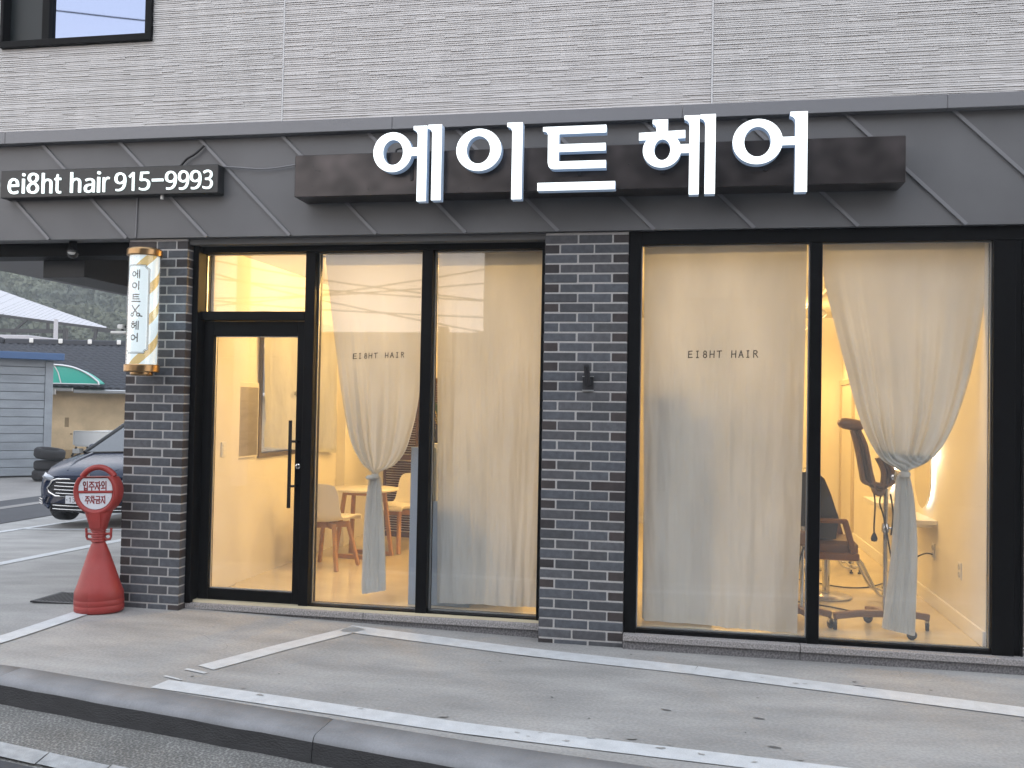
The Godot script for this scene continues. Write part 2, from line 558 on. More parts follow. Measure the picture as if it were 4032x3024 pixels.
# ---------------------------------------------------------------- the building
func brick(parent: Node3D, x0: float, x1: float, y0: float, y1: float, z0: float, dark: bool) -> void:
	var w := snappedf(x1 - x0, 0.001)
	var key := "brick_%.3f_%.3f_%d" % [w, y1 - y0, rng.randi() % 3]
	if not mm.has(key):
		var s := S()
		cb(s, Vector3.ZERO, Vector3(w, y1 - y0, 0.1), 0.0025 + 0.001 * (rng.randi() % 3))
		mm[key] = done(s)
	var mats: Array = mm.brick_dark if dark else mm.brick
	put("brick", mm[key], mats[rng.randi() % mats.size()], parent, Vector3((x0 + x1) / 2 + rng.randf_range(-0.001, 0.001), (y0 + y1) / 2, z0 - 0.05 + rng.randf_range(-0.0015, 0.0015)))

func pillar(parent: Node3D, x0: float, x1: float, label: String, layouts: Array) -> void:
	var p := group_part("brick_pillar", parent, label)
	var s := S()
	span(s, x0 + 0.004, x1 - 0.004, -0.2, 2.82, -0.34, -0.0035)
	part("mortar", s, mm.mortar, p)
	var y := 2.803
	var row := 0
	while y > -0.06:
		var x := x0
		var lay: Array = layouts[row % layouts.size()]
		for i in lay.size():
			var w: float = lay[i]
			var xe := x1 if i == lay.size() - 1 else x + w
			brick(p, x, xe, y - 0.0575, y, 0.0, w < 0.12 and rng.randf() < 0.85 or rng.randf() < 0.04)
			x = xe + 0.0105
		y -= 0.0677
		row += 1

func wall_panel(parent: Node3D, x0: float, x1: float, holes: Array) -> void:
	var s := S()
	var y := 3.6
	while y < 5.3:
		var h := rng.randf_range(0.0125, 0.0175)
		var x := x0
		while x < x1 - 0.01:
			var l := minf(rng.randf_range(0.1, 0.45), x1 - x)
			var xe := x + l
			if x1 - xe < 0.05: xe = x1
			var cut := false
			for hl in holes:
				if y + h > hl.position.y and y < hl.end.y:
					if x < hl.position.x and xe > hl.position.x: xe = hl.position.x
					elif x >= hl.position.x - 0.001 and x < hl.end.x:
						cut = true
						xe = hl.end.x
			if not cut:
				var d := rng.randf_range(0.002, 0.0072)
				var d2 := maxf(0.0, d - rng.randf_range(0.001, 0.005))
				var yb := y + 0.0012 + rng.randf_range(0, 0.0012)
				var yt := y + h - 0.0008 + rng.randf_range(-0.001, 0.001)
				var tl := rng.randf_range(-0.0008, 0.0008)
				var a := Vector3(x, yb, d)
				var b := Vector3(xe, yb + tl, d)
				var c := Vector3(xe, yt + tl, d2)
				var e := Vector3(x, yt, d2)
				quad(s, a, b, c, e)
				quad(s, Vector3(x, yb, -0.004), Vector3(xe, yb + tl, -0.004), b, a)
				quad(s, e, c, Vector3(xe, yt + tl, -0.004), Vector3(x, yt, -0.004))
				quad(s, Vector3(x, yb, -0.004), a, e, Vector3(x, yt, -0.004))
				quad(s, b, Vector3(xe, yb, -0.004), Vector3(xe, yt, -0.004), c)
			x = xe
		y += h
	for r in [[x0, x1, 3.6, 4.335], [x0, x1, 4.335, 5.3]]:
		var xa: float = r[0]
		for hl in holes:
			if r[2] >= 4.3:
				if hl.position.x > xa: quad(s, Vector3(xa, r[2], -0.003), Vector3(hl.position.x, r[2], -0.003), Vector3(hl.position.x, r[3], -0.003), Vector3(xa, r[3], -0.003))
				xa = hl.end.x
		quad(s, Vector3(xa, r[2], -0.003), Vector3(r[1], r[2], -0.003), Vector3(r[1], r[3], -0.003), Vector3(xa, r[3], -0.003))
	var o := part("wall_panel", s, mm.siding_b if x0 > -2.98 and x0 < 0 else mm.siding, parent)
	o.set_meta("kind", "stuff")

func pane(parent: Node3D, x0: float, x1: float, y0: float, y1: float, z: float) -> void:   # a double glazed unit
	for k in 2:
		var s := S()
		span(s, x0, x1, y0, y1, z - 0.003 - 0.022 * k, z + 0.003 - 0.022 * k)
		part("glass_pane", s, mm.glass, parent)
	var sp := S()
	for e in [[x0, x0 + 0.007, y0, y1], [x1 - 0.007, x1, y0, y1], [x0 + 0.007, x1 - 0.007, y0, y0 + 0.007], [x0 + 0.007, x1 - 0.007, y1 - 0.007, y1]]:
		span(sp, e[0], e[1], e[2], e[3], z - 0.0185, z - 0.0035)
	part("spacer", sp, mm.alu, parent)

func member(parent: Node3D, n: String, x0: float, x1: float, y0: float, y1: float, z0: float, z1: float, m: Material = null) -> MeshInstance3D:
	return put(n, box_mesh(x0, x1, y0, y1, z0, z1, 0.003), m if m else mm.frame, parent)

func make_building() -> void:
	var b := thing("shop_building", "grey building with ribbed stone cladding and dark metal fascia over the lit salon front", "building")
	# upper storey
	var hole := Rect2(-5.331, 4.33, 1.295, 2.0)
	wall_panel(b, -6.6, -2.985, [hole])
	wall_panel(b, -2.969, 0.105, [])
	wall_panel(b, 0.121, 3.4, [])
	for x in [-2.977, 0.113]:
		var s := S()
		cspan(s, x - 0.0065, x + 0.0065, 3.6, 5.3, -0.004, 0.006, 0.002)
		part("panel_joint", s, mm.joint, b)
	var s1 := S()
	span(s1, -6.6, -5.34, 3.05, 5.3, -6.3, -0.006)
	span(s1, -4.03, 3.4, 3.05, 5.3, -6.3, -0.006)
	span(s1, -5.34, -4.03, 3.05, 4.325, -6.3, -0.006)
	span(s1, -5.34, -4.03, 4.325, 5.3, -6.3, -0.4)
	part("upper_storey", s1, mm.siding, b)
	var w := group_part("upper_window", b, "dark framed upstairs window reflecting the blue evening sky")
	member(w, "frame", -5.331, -4.036, 4.33, 4.382, -0.06, 0.035)
	member(w, "frame", -4.088, -4.036, 4.382, 5.3, -0.06, 0.035)
	member(w, "frame", -5.331, -5.303, 4.382, 5.3, -0.06, 0.035)
	member(w, "sash", -4.99, -4.925, 4.382, 5.3, -0.05, 0.0)
	var sg := S()
	span(sg, -4.925, -4.088, 4.382, 5.3, -0.046, -0.04)
	part("glass_pane", sg, mm.sky_glass, w)
	sg = S()
	span(sg, -5.303, -4.99, 4.382, 5.3, -0.056, -0.05)
	part("insect_screen", sg, mm.screen, w)
	# fascia of slanted standing seam sheets
	for k in range(-4, 15):
		var xb := -4.841 + 0.655 * k
		var xt := xb - 0.775
		s1 = S()
		prism(s1, [Vector2(xb + 0.001, 2.825), Vector2(xb + 0.654, 2.825), Vector2(xt + 0.654, 3.6), Vector2(xt + 0.001, 3.6)], 0.0, 0.03)
		part("fascia_sheet", s1, mm.fascia, b)
		s1 = S()
		bar(s1, Vector3(xb, 2.826, 0.04), Vector3(xt + 0.02, 3.578, 0.04), 0.011, 0.022)
		part("standing_seam", s1, mm.fascia_rib, b)
	var xs := [-8.0, -5.2, -2.1, -0.08, 1.578, 4.4]
	for i in xs.size() - 1:
		s1 = S()
		cspan(s1, xs[i] + 0.001, xs[i + 1] - 0.001, 3.556, 3.647, -0.005, 0.1, 0.003)
		part("flashing", s1, mm.fascia_rib, b)
	for e in [[-8.0, -4.2], [-4.195, -1.0], [-0.995, 4.4]]:
		s1 = S()
		cspan(s1, e[0], e[1], 2.8255, 2.836, -0.02, 0.0292, 0.002)
		part("drip_edge", s1, mm.fascia_rib, b)
	# structure that closes the shop against the sky
	s1 = S()
	span(s1, -3.78, 3.4, 2.78, 3.6, -0.36, -0.021)
	part("lintel", s1, mm.dark_wall, b)
	s1 = S()
	span(s1, -6.6, 3.4, 2.92, 3.05, -6.3, -0.361)
	part("floor_slab", s1, mm.dark_wall, b)
	# sloped soffit boards over the recessed bay and left passage
	var x0 := -3.66
	while x0 < -1.1:
		var x1 := minf(x0 + 0.44, -1.006)
		s1 = S()
		for q in 1:
			var p := [Vector3(x0 + 0.003, 2.834, -0.02), Vector3(x1 - 0.003, 2.834, -0.02), Vector3(x1 - 0.003, 2.79, -0.20), Vector3(x0 + 0.003, 2.79, -0.20)]
			qo(s1, p[0], p[1], p[2], p[3], p[0] + Vector3.UP)
			for e in 4:
				qo(s1, p[e], p[(e + 1) % 4], p[(e + 1) % 4] + Vector3(0, 0.01, 0), p[e] + Vector3(0, 0.01, 0), (p[0] + p[2]) / 2)
		part("soffit_board", s1, mm.soffit, b)
		x0 += 0.44
	# the open passage at the left
	var can := group_part("passage_ceiling", b)
	s1 = S()
	span(s1, -6.6, -4.2, 2.84, 2.915, -9.0, -0.02)
	part("ceiling_board", s1, mm.soffit_grey, can)
	s1 = S()
	cspan(s1, -6.6, -4.19, 2.735, 2.838, -0.42, -0.2, 0.004)
	part("front_beam", s1, mm.frame, can)
	s1 = S()
	cspan(s1, -5.24, -4.86, 2.6, 2.838, -8.8, -0.43, 0.004)
	part("side_beam", s1, mm.beam, can)
	s1 = S()
	cspan(s1, -6.6, -5.25, 2.66, 2.837, -8.9, -8.6, 0.004)
	part("rear_beam", s1, mm.beam, can)
	# brick pillars
	pillar(b, -4.187, -3.703, "narrow dark brick pillar at the left end of the shopfront", [[0.226, 0.15, 0.085], [0.078, 0.226, 0.155]])
	pillar(b, -1.005, -0.427, "dark brick pillar between the two shop windows", [[0.226, 0.226, 0.1], [0.1, 0.226, 0.226]])
	# black frames of the left bay
	var f := group_part("left_shop_window", b)
	member(f, "jamb", -3.702, -3.655, 0.1, 2.79, -0.28, -0.08)
	member(f, "head", -3.655, -1.006, 2.735, 2.79, -0.28, -0.13)
	member(f, "jamb", -1.045, -1.006, 0.1, 2.735, -0.28, -0.13)
	member(f, "mullion", -2.82, -2.745, 0.1, 2.735, -0.28, -0.13)
	member(f, "mullion", -1.925, -1.845, 0.1, 2.735, -0.28, -0.13)
	member(f, "transom", -3.655, -2.82, 2.225, 2.29, -0.28, -0.13)
	for e in [[-2.745, -1.925], [-1.845, -1.045]]:
		member(f, "bottom_rail", e[0], e[1], 0.1, 0.128, -0.28, -0.14)
		pane(f, e[0], e[1], 0.128, 2.735, -0.2)
	pane(f, -3.655, -2.82, 2.29, 2.735, -0.2)
	# the door
	var d := group_part("door", b, "black framed glass door with a long vertical pull handle")
	member(d, "stile", -3.645, -3.565, 0.105, 2.218, -0.24, -0.17)
	member(d, "stile", -2.888, -2.824, 0.105, 2.218, -0.24, -0.17)
	member(d, "top_rail", -3.565, -2.888, 2.108, 2.218, -0.24, -0.17)
	member(d, "bottom_rail", -3.565, -2.888, 0.105, 0.2, -0.24, -0.17)
	pane(d, -3.565, -2.888, 0.2, 2.108, -0.195)
	s1 = S()
	tube(s1, [Vector3(-2.9, 0.835, -0.105), Vector3(-2.9, 1.48, -0.105)], 0.0135, 14)
	for y in [0.995, 1.325]:
		tube(s1, [Vector3(-2.9, y, -0.105), Vector3(-2.862, y, -0.12), Vector3(-2.86, y, -0.171)], 0.009, 8)
	part("handle", s1, mm.frame_gloss, d)
	s1 = S()
	lathe(s1, [Vector2(0.0, 0.012), Vector2(0.012, 0.012), Vector2(0.019, 0.009), Vector2(0.021, 0.0)].map(func(q): return Vector2(q.x, -q.y)), 20, Vector3(-2.857, 1.14, -0.168), true, Vector3.ONE, Basis(Vector3.RIGHT, -PI / 2))
	part("lock", s1, mm.chrome, d)
	s1 = S()
	lathe(s1, [Vector2(0.0, 0.0), Vector2(0.009, 0.0)], 12, Vector3(-2.857, 1.14, -0.1545), true, Vector3.ONE, Basis(Vector3.RIGHT, PI / 2))
	part("keyhole", s1, mm.dark_steel, d)
	# black frames of the right bay
	f = group_part("right_shop_window", b)
	member(f, "jamb", -0.426, -0.343, 0.1, 2.824, -0.12, -0.012)
	member(f, "head", -0.343, 3.4, 2.732, 2.824, -0.12, -0.012)
	member(f, "mullion", 0.766, 0.842, 0.1, 2.732, -0.12, -0.012)
	member(f, "jamb", 1.888, 2.02, 0.1, 2.732, -0.12, -0.012)
	member(f, "jamb", 2.06, 2.075, 0.1, 2.732, -0.12, -0.02)
	member(f, "jamb", 2.02, 2.06, 0.1, 2.732, -0.12, -0.03)
	for e in [[-0.343, 0.766], [0.842, 1.888]]:
		member(f, "bottom_rail", e[0], e[1], 0.1, 0.128, -0.12, -0.02)
		pane(f, e[0], e[1], 0.128, 2.732, -0.055)
	pane(f, 2.075, 3.3, 0.14, 2.732, -0.055)
	s1 = S()
	span(s1, 2.075, 3.4, 0.1, 2.78, -0.22, -0.2)
	part("board", s1, mm.olive, f)  # flat olive panel standing in for the dim interior of the next bay
	# granite sills
	for e in [[-3.70, -2.3, 0.0], [-2.297, -1.008, 0.0], [-0.424, 0.72, 1.0], [0.723, 2.2, 1.0], [2.203, 3.4, 1.0]]:
		var si := group_part("sill", b)
		var zf := -0.085 if e[2] < 0.5 else 0.055
		var zb := -0.3 if e[2] < 0.5 else -0.12
		s1 = S()
		cspan(s1, e[0], e[1], 0.057, 0.1, zb, zf, 0.004)
		part("top_stone", s1, mm.granite, si)
		s1 = S()
		cspan(s1, e[0], e[1], -0.12, 0.0555, zb, zf - 0.022, 0.003)
		part("base_stone", s1, mm.granite_dark, si)
	# small things fixed to the pillars
	var h := thing("flag_bracket", "small black metal flag holder on the middle brick pillar", "bracket", Vector3(-0.69, 1.75, 0.0))
	s1 = S()
	cb(s1, Vector3(0, 0.03, 0.004), Vector3(0.075, 0.1, 0.006), 0.002)
	part("plate", s1, mm.dark_steel, h)
	s1 = S()
	tube(s1, [Vector3(0, 0.02, 0.02), Vector3(-0.004, 0.15, 0.09)], 0.019, 14)
	part("socket", s1, mm.dark_steel, h)
	s1 = S()
	for y in [-0.017, 0.078]:
		bx(s1, Vector3(0, y, 0.0125), Vector3(0.078, 0.006, 0.012))
	part("edge", s1, mm.alu, h)
	var fl := thing("floodlight", "small white floodlight on an arm behind the left brick pillar", "lamp", Vector3(-4.27, 2.12, -0.06))
	s1 = S()
	cb(s1, Vector3(0, 0, 0), Vector3(0.13, 0.02, 0.09), 0.005)
	part("head", s1, mm.white_plastic, fl)
	s1 = S()
	tube(s1, [Vector3(0.01, 0.01, 0), Vector3(0.0, 0.045, -0.01), Vector3(0.08, 0.05, -0.02)], 0.012, 8)
	part("arm", s1, mm.dark_steel, fl)
	s1 = S()
	cb(s1, Vector3(0.0, 0.045, 0.0), Vector3(0.05, 0.035, 0.05), 0.008)
	part("sensor", s1, mm.white_plastic, fl)
	var cam := thing("dome_camera", "small dark dome lamp hanging under the metal fascia at left", "camera", Vector3(-4.74, 2.835, -0.11))
	s1 = S()
	lathe(s1, [Vector2(0, -0.135), Vector2(0.03, -0.125), Vector2(0.044, -0.095), Vector2(0.046, -0.07), Vector2(0.03, -0.05), Vector2(0.03, 0)], 18)
	part("housing", s1, mm.frame_gloss, cam)
	s1 = S()
	lathe(s1, [Vector2(0.0, -0.1), Vector2(0.02, -0.095), Vector2(0.03, -0.08)], 14, Vector3(0.012, -0.012, 0.03))
	part("lens", s1, mm.white_plastic, cam)
	# cables on the fascia
	for c in [["thick black cable hanging from the fascia above the phone sign", [Vector3(-3.56, 3.5, 0.055), Vector3(-3.63, 3.44, 0.06), Vector3(-3.70, 3.40, 0.06), Vector3(-3.76, 3.335, 0.06)], 0.008],
			["thin grey cable slung between the two signs on the fascia", [Vector3(-3.4, 3.34, 0.055), Vector3(-3.25, 3.325, 0.06), Vector3(-3.1, 3.312, 0.06), Vector3(-2.95, 3.32, 0.06), Vector3(-2.76, 3.348, 0.055)], 0.006],
			["thin cable running straight down from the phone sign to the passage", [Vector3(-4.105, 3.13, 0.036), Vector3(-4.108, 2.98, 0.036), Vector3(-4.112, 2.83, 0.036)], 0.006]]:
		s1 = S()
		tube(s1, smooth_path(c[1]), c[2], 6)
		var o := part("cable", s1, mm.fascia_rib if c[2] < 0.007 else mm.black)
		tag(o, c[0], "cable")

# ---------------------------------------------------------------- signs
func letter(parent: Node3D, parts: Array) -> void:   # each part: ["o", c, ro, ri] or ["p", outline] with a small step in depth
	var sides := S()
	var face := S()
	var step := 0.0
	for q in parts:
		var zf := 0.335 + step
		if q[0] == "o":
			hoop(sides, q[1], q[2], q[3], 0.262, zf - 0.004, 44, q[4] if q.size() > 4 else Vector2.INF)
			hoop(face, q[1], q[2], q[3], zf - 0.004, zf, 44, q[4] if q.size() > 4 else Vector2.INF)
		else:
			prism(sides, q[1], 0.262, zf - 0.004)
			prism(face, q[1], zf - 0.004, zf)
		step -= 0.0012
	var o := part("letter", sides, mm.letter_side, parent)
	part("letter_face", face, mm.letter_face, o)

func stem(xl: float, xr: float, sl: float, yt: float, yb: float, lean := 0.0) -> Array:   # an upright with the little hook at its top left
	var h := yt - 0.027
	var out := [Vector2(sl, yt), Vector2(xr + lean, yt), Vector2(xr, yb), Vector2(xl, yb), Vector2(xl, yt - 0.065)]
	for k in 5:
		var a := PI / 2 * (k + 0.5) / 5.0
		out.append(Vector2(lerpf(xl, sl, 1 - cos(a)), lerpf(h, yt - 0.065, 1.0 - sin(a))))
	out.append(Vector2(sl, h))
	return ["p", out]

func rect(x0: float, x1: float, y0: float, y1: float) -> Array:
	return ["p", [Vector2(x0, y0), Vector2(x1, y0), Vector2(x1, y1), Vector2(x0, y1)]]

func make_signs() -> void:
	var t := thing("salon_sign", "large white illuminated channel letters on a long dark brown sign box", "sign")
	var s := S()
	cspan(s, -2.757, 1.299, 3.055, 3.35, 0.031, 0.25, 0.004)
	part("sign_box", s, mm.sign_box, t)
	s = S()
	for p in [Vector2(-2.62, 3.27), Vector2(-2.6, 3.24), Vector2(-2.57, 3.235), Vector2(-2.62, 3.13), Vector2(-2.4, 3.17), Vector2(-2.39, 3.12), Vector2(-2.2, 3.26), Vector2(-2.21, 3.1), Vector2(-1.62, 3.2), Vector2(-1.4, 3.15), Vector2(-1.5, 3.09), Vector2(-0.42, 3.22), Vector2(0.9, 3.2)]:
		lathe(s, [Vector2(0.0055, 0.0), Vector2(0.0, 0.002)], 8, Vector3(p.x, p.y, 0.25), false, Vector3.ONE, Basis(Vector3.RIGHT, PI / 2))
	part("screw", s, mm.black, t)
	letter(t, [["o", Vector2(-2.015, 3.327), Vector2(0.136, 0.136), Vector2(0.071, 0.086), Vector2(-2.011, 3.325)], rect(-1.895, -1.837, 3.298, 3.355), stem(-1.839, -1.774, -1.869, 3.501, 2.988)])
	letter(t, [stem(-1.737, -1.671, -1.766, 3.505, 2.992)])
	letter(t, [["o", Vector2(-1.414, 3.324), Vector2(0.154, 0.142), Vector2(0.081, 0.093), Vector2(-1.416, 3.324)]])
	letter(t, [stem(-1.187, -1.118, -1.222, 3.498, 2.986)])
	letter(t, [["p", [Vector2(-0.981, 3.46), Vector2(-0.563, 3.461), Vector2(-0.563, 3.411), Vector2(-0.873, 3.41), Vector2(-0.873, 3.342), Vector2(-0.566, 3.342), Vector2(-0.566, 3.293), Vector2(-0.874, 3.292), Vector2(-0.874, 3.229), Vector2(-0.563, 3.229), Vector2(-0.563, 3.179), Vector2(-0.905, 3.179), Vector2(-0.925, 3.184), Vector2(-0.94, 3.198), Vector2(-0.946, 3.223), Vector2(-0.947, 3.405), Vector2(-0.952, 3.421), Vector2(-0.965, 3.43), Vector2(-0.981, 3.432)]]])
	letter(t, [rect(-1.012, -0.501, 3.038, 3.09)])
	letter(t, [["o", Vector2(-0.2035, 3.283), Vector2(0.122, 0.113), Vector2(0.0515, 0.068), Vector2(-0.201, 3.285)], ["p", [Vector2(-0.351, 3.35), Vector2(-0.056, 3.357), Vector2(-0.057, 3.408), Vector2(-0.351, 3.399)]], stem(-0.24, -0.167, -0.265, 3.482, 3.39), rect(-0.095, -0.028, 3.261, 3.318), stem(-0.03, 0.033, -0.063, 3.502, 2.992)])
	letter(t, [stem(0.0685, 0.134, 0.0375, 3.504, 2.992)])
	letter(t, [["o", Vector2(0.394, 3.318), Vector2(0.154, 0.144), Vector2(0.082, 0.0955), Vector2(0.394, 3.317)], rect(0.53, 0.628, 3.29, 3.342), stem(0.625, 0.698, 0.593, 3.5, 2.992)])
	s = S()
	for x in [-1.9, -1.7, -1.15, -0.75, -0.2, 0.1, 0.45, 0.66]:
		bx(s, Vector3(x, 3.2, 0.256), Vector3(0.02, 0.1, 0.0115))
	part("bracket", s, mm.dark_steel, t)
	var lt := AreaLight3D.new()
	lt.name = "sign_light"
	lt.position = Vector3(-0.7, 3.25, 0.36)
	lt.rotation.y = PI
	lt.area_size = Vector2(2.6, 0.35)
	lt.light_color = Color(0.85, 0.93, 1.0)
	lt.light_energy = 0.03
	lt.shadow_enabled = true
	t.add_child(lt)
	# a bundle of wires above the box, seen through the first ring
	s = S()
	tube(s, smooth_path([Vector3(-2.03, 3.35, 0.2), Vector3(-2.03, 3.385, 0.19), Vector3(-1.99, 3.405, 0.14), Vector3(-1.93, 3.42, 0.06)]), 0.007, 6)
	part("wire", s, mm.black, t)

	# the phone sign
	t = thing("phone_sign", "long black lightbox sign with white lettering ei8ht hair 915-9993", "sign")
	s = S()
	cspan(s, -5.2, -3.406, 3.13, 3.34, 0.031, 0.13, 0.004)
	part("sign_box", s, mm.sign_black, t)
	var font := SystemFont.new()
	font.font_names = PackedStringArray(["Droid Sans"])
	var bold := FontVariation.new()
	bold.base_font = font
	bold.variation_embolden = 0.0
	for g in [["e", -5.132, -5.034, 3.157, 3.278], ["i", -5.008, -4.984, 3.160, 3.314], ["8", -4.969, -4.863, 3.157, 3.314], ["h", -4.842, -4.750, 3.156, 3.311], ["t", -4.735, -4.676, 3.153, 3.298], ["h", -4.602, -4.508, 3.156, 3.310], ["a", -4.486, -4.394, 3.153, 3.261], ["i", -4.375, -4.349, 3.153, 3.312], ["r", -4.330, -4.273, 3.155, 3.267],
			["9", -4.234, -4.135, 3.159, 3.297], ["1", -4.118, -4.07, 3.159, 3.296], ["5", -4.032, -3.940, 3.159, 3.297], ["-", -3.929, -3.833, 3.224, 3.242], ["9", -3.823, -3.726, 3.160, 3.297], ["9", -3.719, -3.628, 3.157, 3.299], ["9", -3.624, -3.530, 3.158, 3.297], ["3", -3.521, -3.440, 3.158, 3.297]]:
		var tm := TextMesh.new()
		tm.text = g[0]
		tm.font = bold
		tm.font_size = 64
		tm.pixel_size = 0.003
		tm.depth = 0.012
		tm.curve_step = 1.0
		var ab := tm.get_aabb()
		var o := MeshInstance3D.new()
		o.name = "letter"
		o.mesh = tm
		o.material_override = mm.letter_small
		t.add_child(o, true)
		o.scale = Vector3((g[2] - g[1]) * 0.93 / ab.size.x, (g[4] - g[3]) / ab.size.y, 1)
		o.position = Vector3((g[1] + g[2]) / 2, (g[3] + g[4]) / 2, 0.137) - ab.get_center() * o.scale
	s = S()
	tube(s, [Vector3(-3.87, 3.13, 0.09), Vector3(-3.87, 3.10, 0.09)], 0.012, 8)
	part("cable_gland", s, mm.white_plastic, t)

	# barber pole
	var bp := thing("barber_pole_lamp", "lit cylindrical barber sign with gold and white stripes and brass caps on left pillar", "sign", Vector3(-3.95, 1.8, 0.165))
	var im := barber_print()
	var tex := ImageTexture.create_from_image(im)
	var bm := mat(0.5, 0.5, 0.5, 0.3)
	bm.albedo_texture = tex
	bm.emission_enabled = true
	bm.emission_texture = tex
	bm.emission = Color.BLACK
	bm.emission_energy_multiplier = 0.54
	s = S()
	for k in 48:
		var a0 := TAU * k / 48 - PI
		var a1 := TAU * (k + 1) / 48 - PI
		s.set_smooth_group(0)
		var v := [[a0, 0.07, k / 48.0, 1.0], [a1, 0.07, (k + 1) / 48.0, 1.0], [a1, 0.86, (k + 1) / 48.0, 0.0], [a0, 0.86, k / 48.0, 0.0]]
		for i in [0, 2, 1, 0, 3, 2]:
			s.set_uv(Vector2(v[i][2], v[i][3]))
			s.add_vertex(Vector3(sin(v[i][0]) * 0.104, v[i][1], cos(v[i][0]) * 0.104))
	part("light_tube", s, bm, bp)
	s = S()
	lathe(s, [Vector2(0.113, 0.068), Vector2(0.113, 0.862)], 40)
	part("cover", s, mm.acrylic, bp)
	s = S()
	lathe(s, [Vector2(0.0, -0.012), Vector2(0.075, -0.012), Vector2(0.08, 0.0), Vector2(0.08, 0.012), Vector2(0.122, 0.014), Vector2(0.125, 0.02), Vector2(0.125, 0.062), Vector2(0.122, 0.068), Vector2(0.1, 0.07), Vector2(0.0, 0.0705)], 40, Vector3.ZERO, true)
	part("bottom_cap", s, mm.brass, bp)
	s = S()
	lathe(s, [Vector2(0.0, 0.8605), Vector2(0.1, 0.861), Vector2(0.122, 0.862), Vector2(0.125, 0.868), Vector2(0.125, 0.905), Vector2(0.118, 0.915), Vector2(0.06, 0.93), Vector2(0.0, 0.932)], 40, Vector3.ZERO, true)
	part("top_cap", s, mm.brass, bp)
	s = S()
	for y in [0.03, 0.885]:
		bx(s, Vector3(0, y, -0.14), Vector3(0.06, 0.03, 0.05))
	part("wall_bracket", s, mm.dark_steel, bp)
	var lb := OmniLight3D.new()
	lb.name = "barber_light"
	lb.position = Vector3(0.19, 0.45, -0.02)
	lb.light_color = Color(0.8, 0.93, 1.0)
	lb.light_energy = 0.012
	lb.light_size = 0.05
	lb.omni_range = 6.0
	lb.omni_attenuation = 2.0
	lb.shadow_enabled = true
	bp.add_child(lb)

func seg_dist(p: Vector2, a: Vector2, b: Vector2) -> float:
	return p.distance_to(Geometry2D.get_closest_point_to_segment(p, a, b))

func barber_print() -> Image:   # the printed film round the tube: stripes, a white plate with a double border, lettering and scissors
	var w := 640
	var h := 768
	var im := Image.create(w, h, false, Image.FORMAT_RGB8)
	var cw := Color(0.93, 0.985, 1.0)
	var cg := Color(0.84, 0.74, 0.5)
	var ink := Color(0.22, 0.24, 0.25)
	var ar := TAU * 0.104 / 0.79   # width over height of the film
	for y in h:
		for x in w:
			var u := float(x) / w * ar
			var v := float(y) / h
			var ph := fposmod((v + u * 0.95) / 0.285 + 0.32, 1.0)
			im.set_pixel(x, y, cg if ph < 0.36 else cw)
	# plate: in units of film height, centred on u = ar / 2
	var pw := 0.125
	var y0 := 0.088
	var y1 := 0.905
	var rr := 0.035
	for y in range(int((y0 - 0.01) * h), int((y1 + 0.01) * h)):
		for x in range(int((ar / 2 - pw - 0.02) / ar * w), int((ar / 2 + pw + 0.02) / ar * w)):
			var p := Vector2((float(x) + 0.5) / w * ar - ar / 2, (float(y) + 0.5) / h)
			var d := maxf(absf(p.x) - pw, maxf(y0 - p.y, p.y - y1))
			for cx in [-pw, pw]:
				for cy in [y0, y1]:
					d = maxf(d, rr - p.distance_to(Vector2(cx, cy)))
			if d < 0.0:
				im.set_pixel(x, y, ink if d > -0.0055 or (d < -0.0105 and d > -0.0145) else cw)
	var ty := 0.135
	for ch in ["에", "이", "트", "*", "헤", "어"]:
		var lines := []
		var bw := 0.09
		var bh := 0.08
		if ch == "*":
			lines = [PackedVector2Array([Vector2(0.1, -0.1), Vector2(0.72, 0.8)]), PackedVector2Array([Vector2(0.9, -0.1), Vector2(0.28, 0.8)])]
			for cx in [0.14, 0.82]:
				var ring := PackedVector2Array()
				for k in 17:
					ring.append(Vector2(cx + 0.16 * cos(TAU * k / 16), 0.98 + 0.17 * sin(TAU * k / 16)))
				lines.append(ring)
			lines.append(PackedVector2Array([Vector2(0.95, 1.1), Vector2(1.2, 1.16)]))
		else:
			for st in strokes(ch):
				lines.append(PackedVector2Array(stroke_points(st)))
		for ln in lines:
			for i in ln.size() - 1:
				var a := Vector2(ar / 2 - bw / 2 + ln[i].x * bw, ty + ln[i].y * bh)
				var b := Vector2(ar / 2 - bw / 2 + ln[i + 1].x * bw, ty + ln[i + 1].y * bh)
				var half := 0.0052
				for y in range(int((minf(a.y, b.y) - half) * h), int((maxf(a.y, b.y) + half) * h) + 2):
					for x in range(int((minf(a.x, b.x) - half) / ar * w), int((maxf(a.x, b.x) + half) / ar * w) + 2):
						if seg_dist(Vector2((x + 0.5) / w * ar, (y + 0.5) / h), a, b) < half:
							im.set_pixel(x, y, ink)
		ty += 0.106 if ch == "에" else (0.115 if ch in ["이", "트"] else (0.135 if ch == "*" else 0.112))
	return im

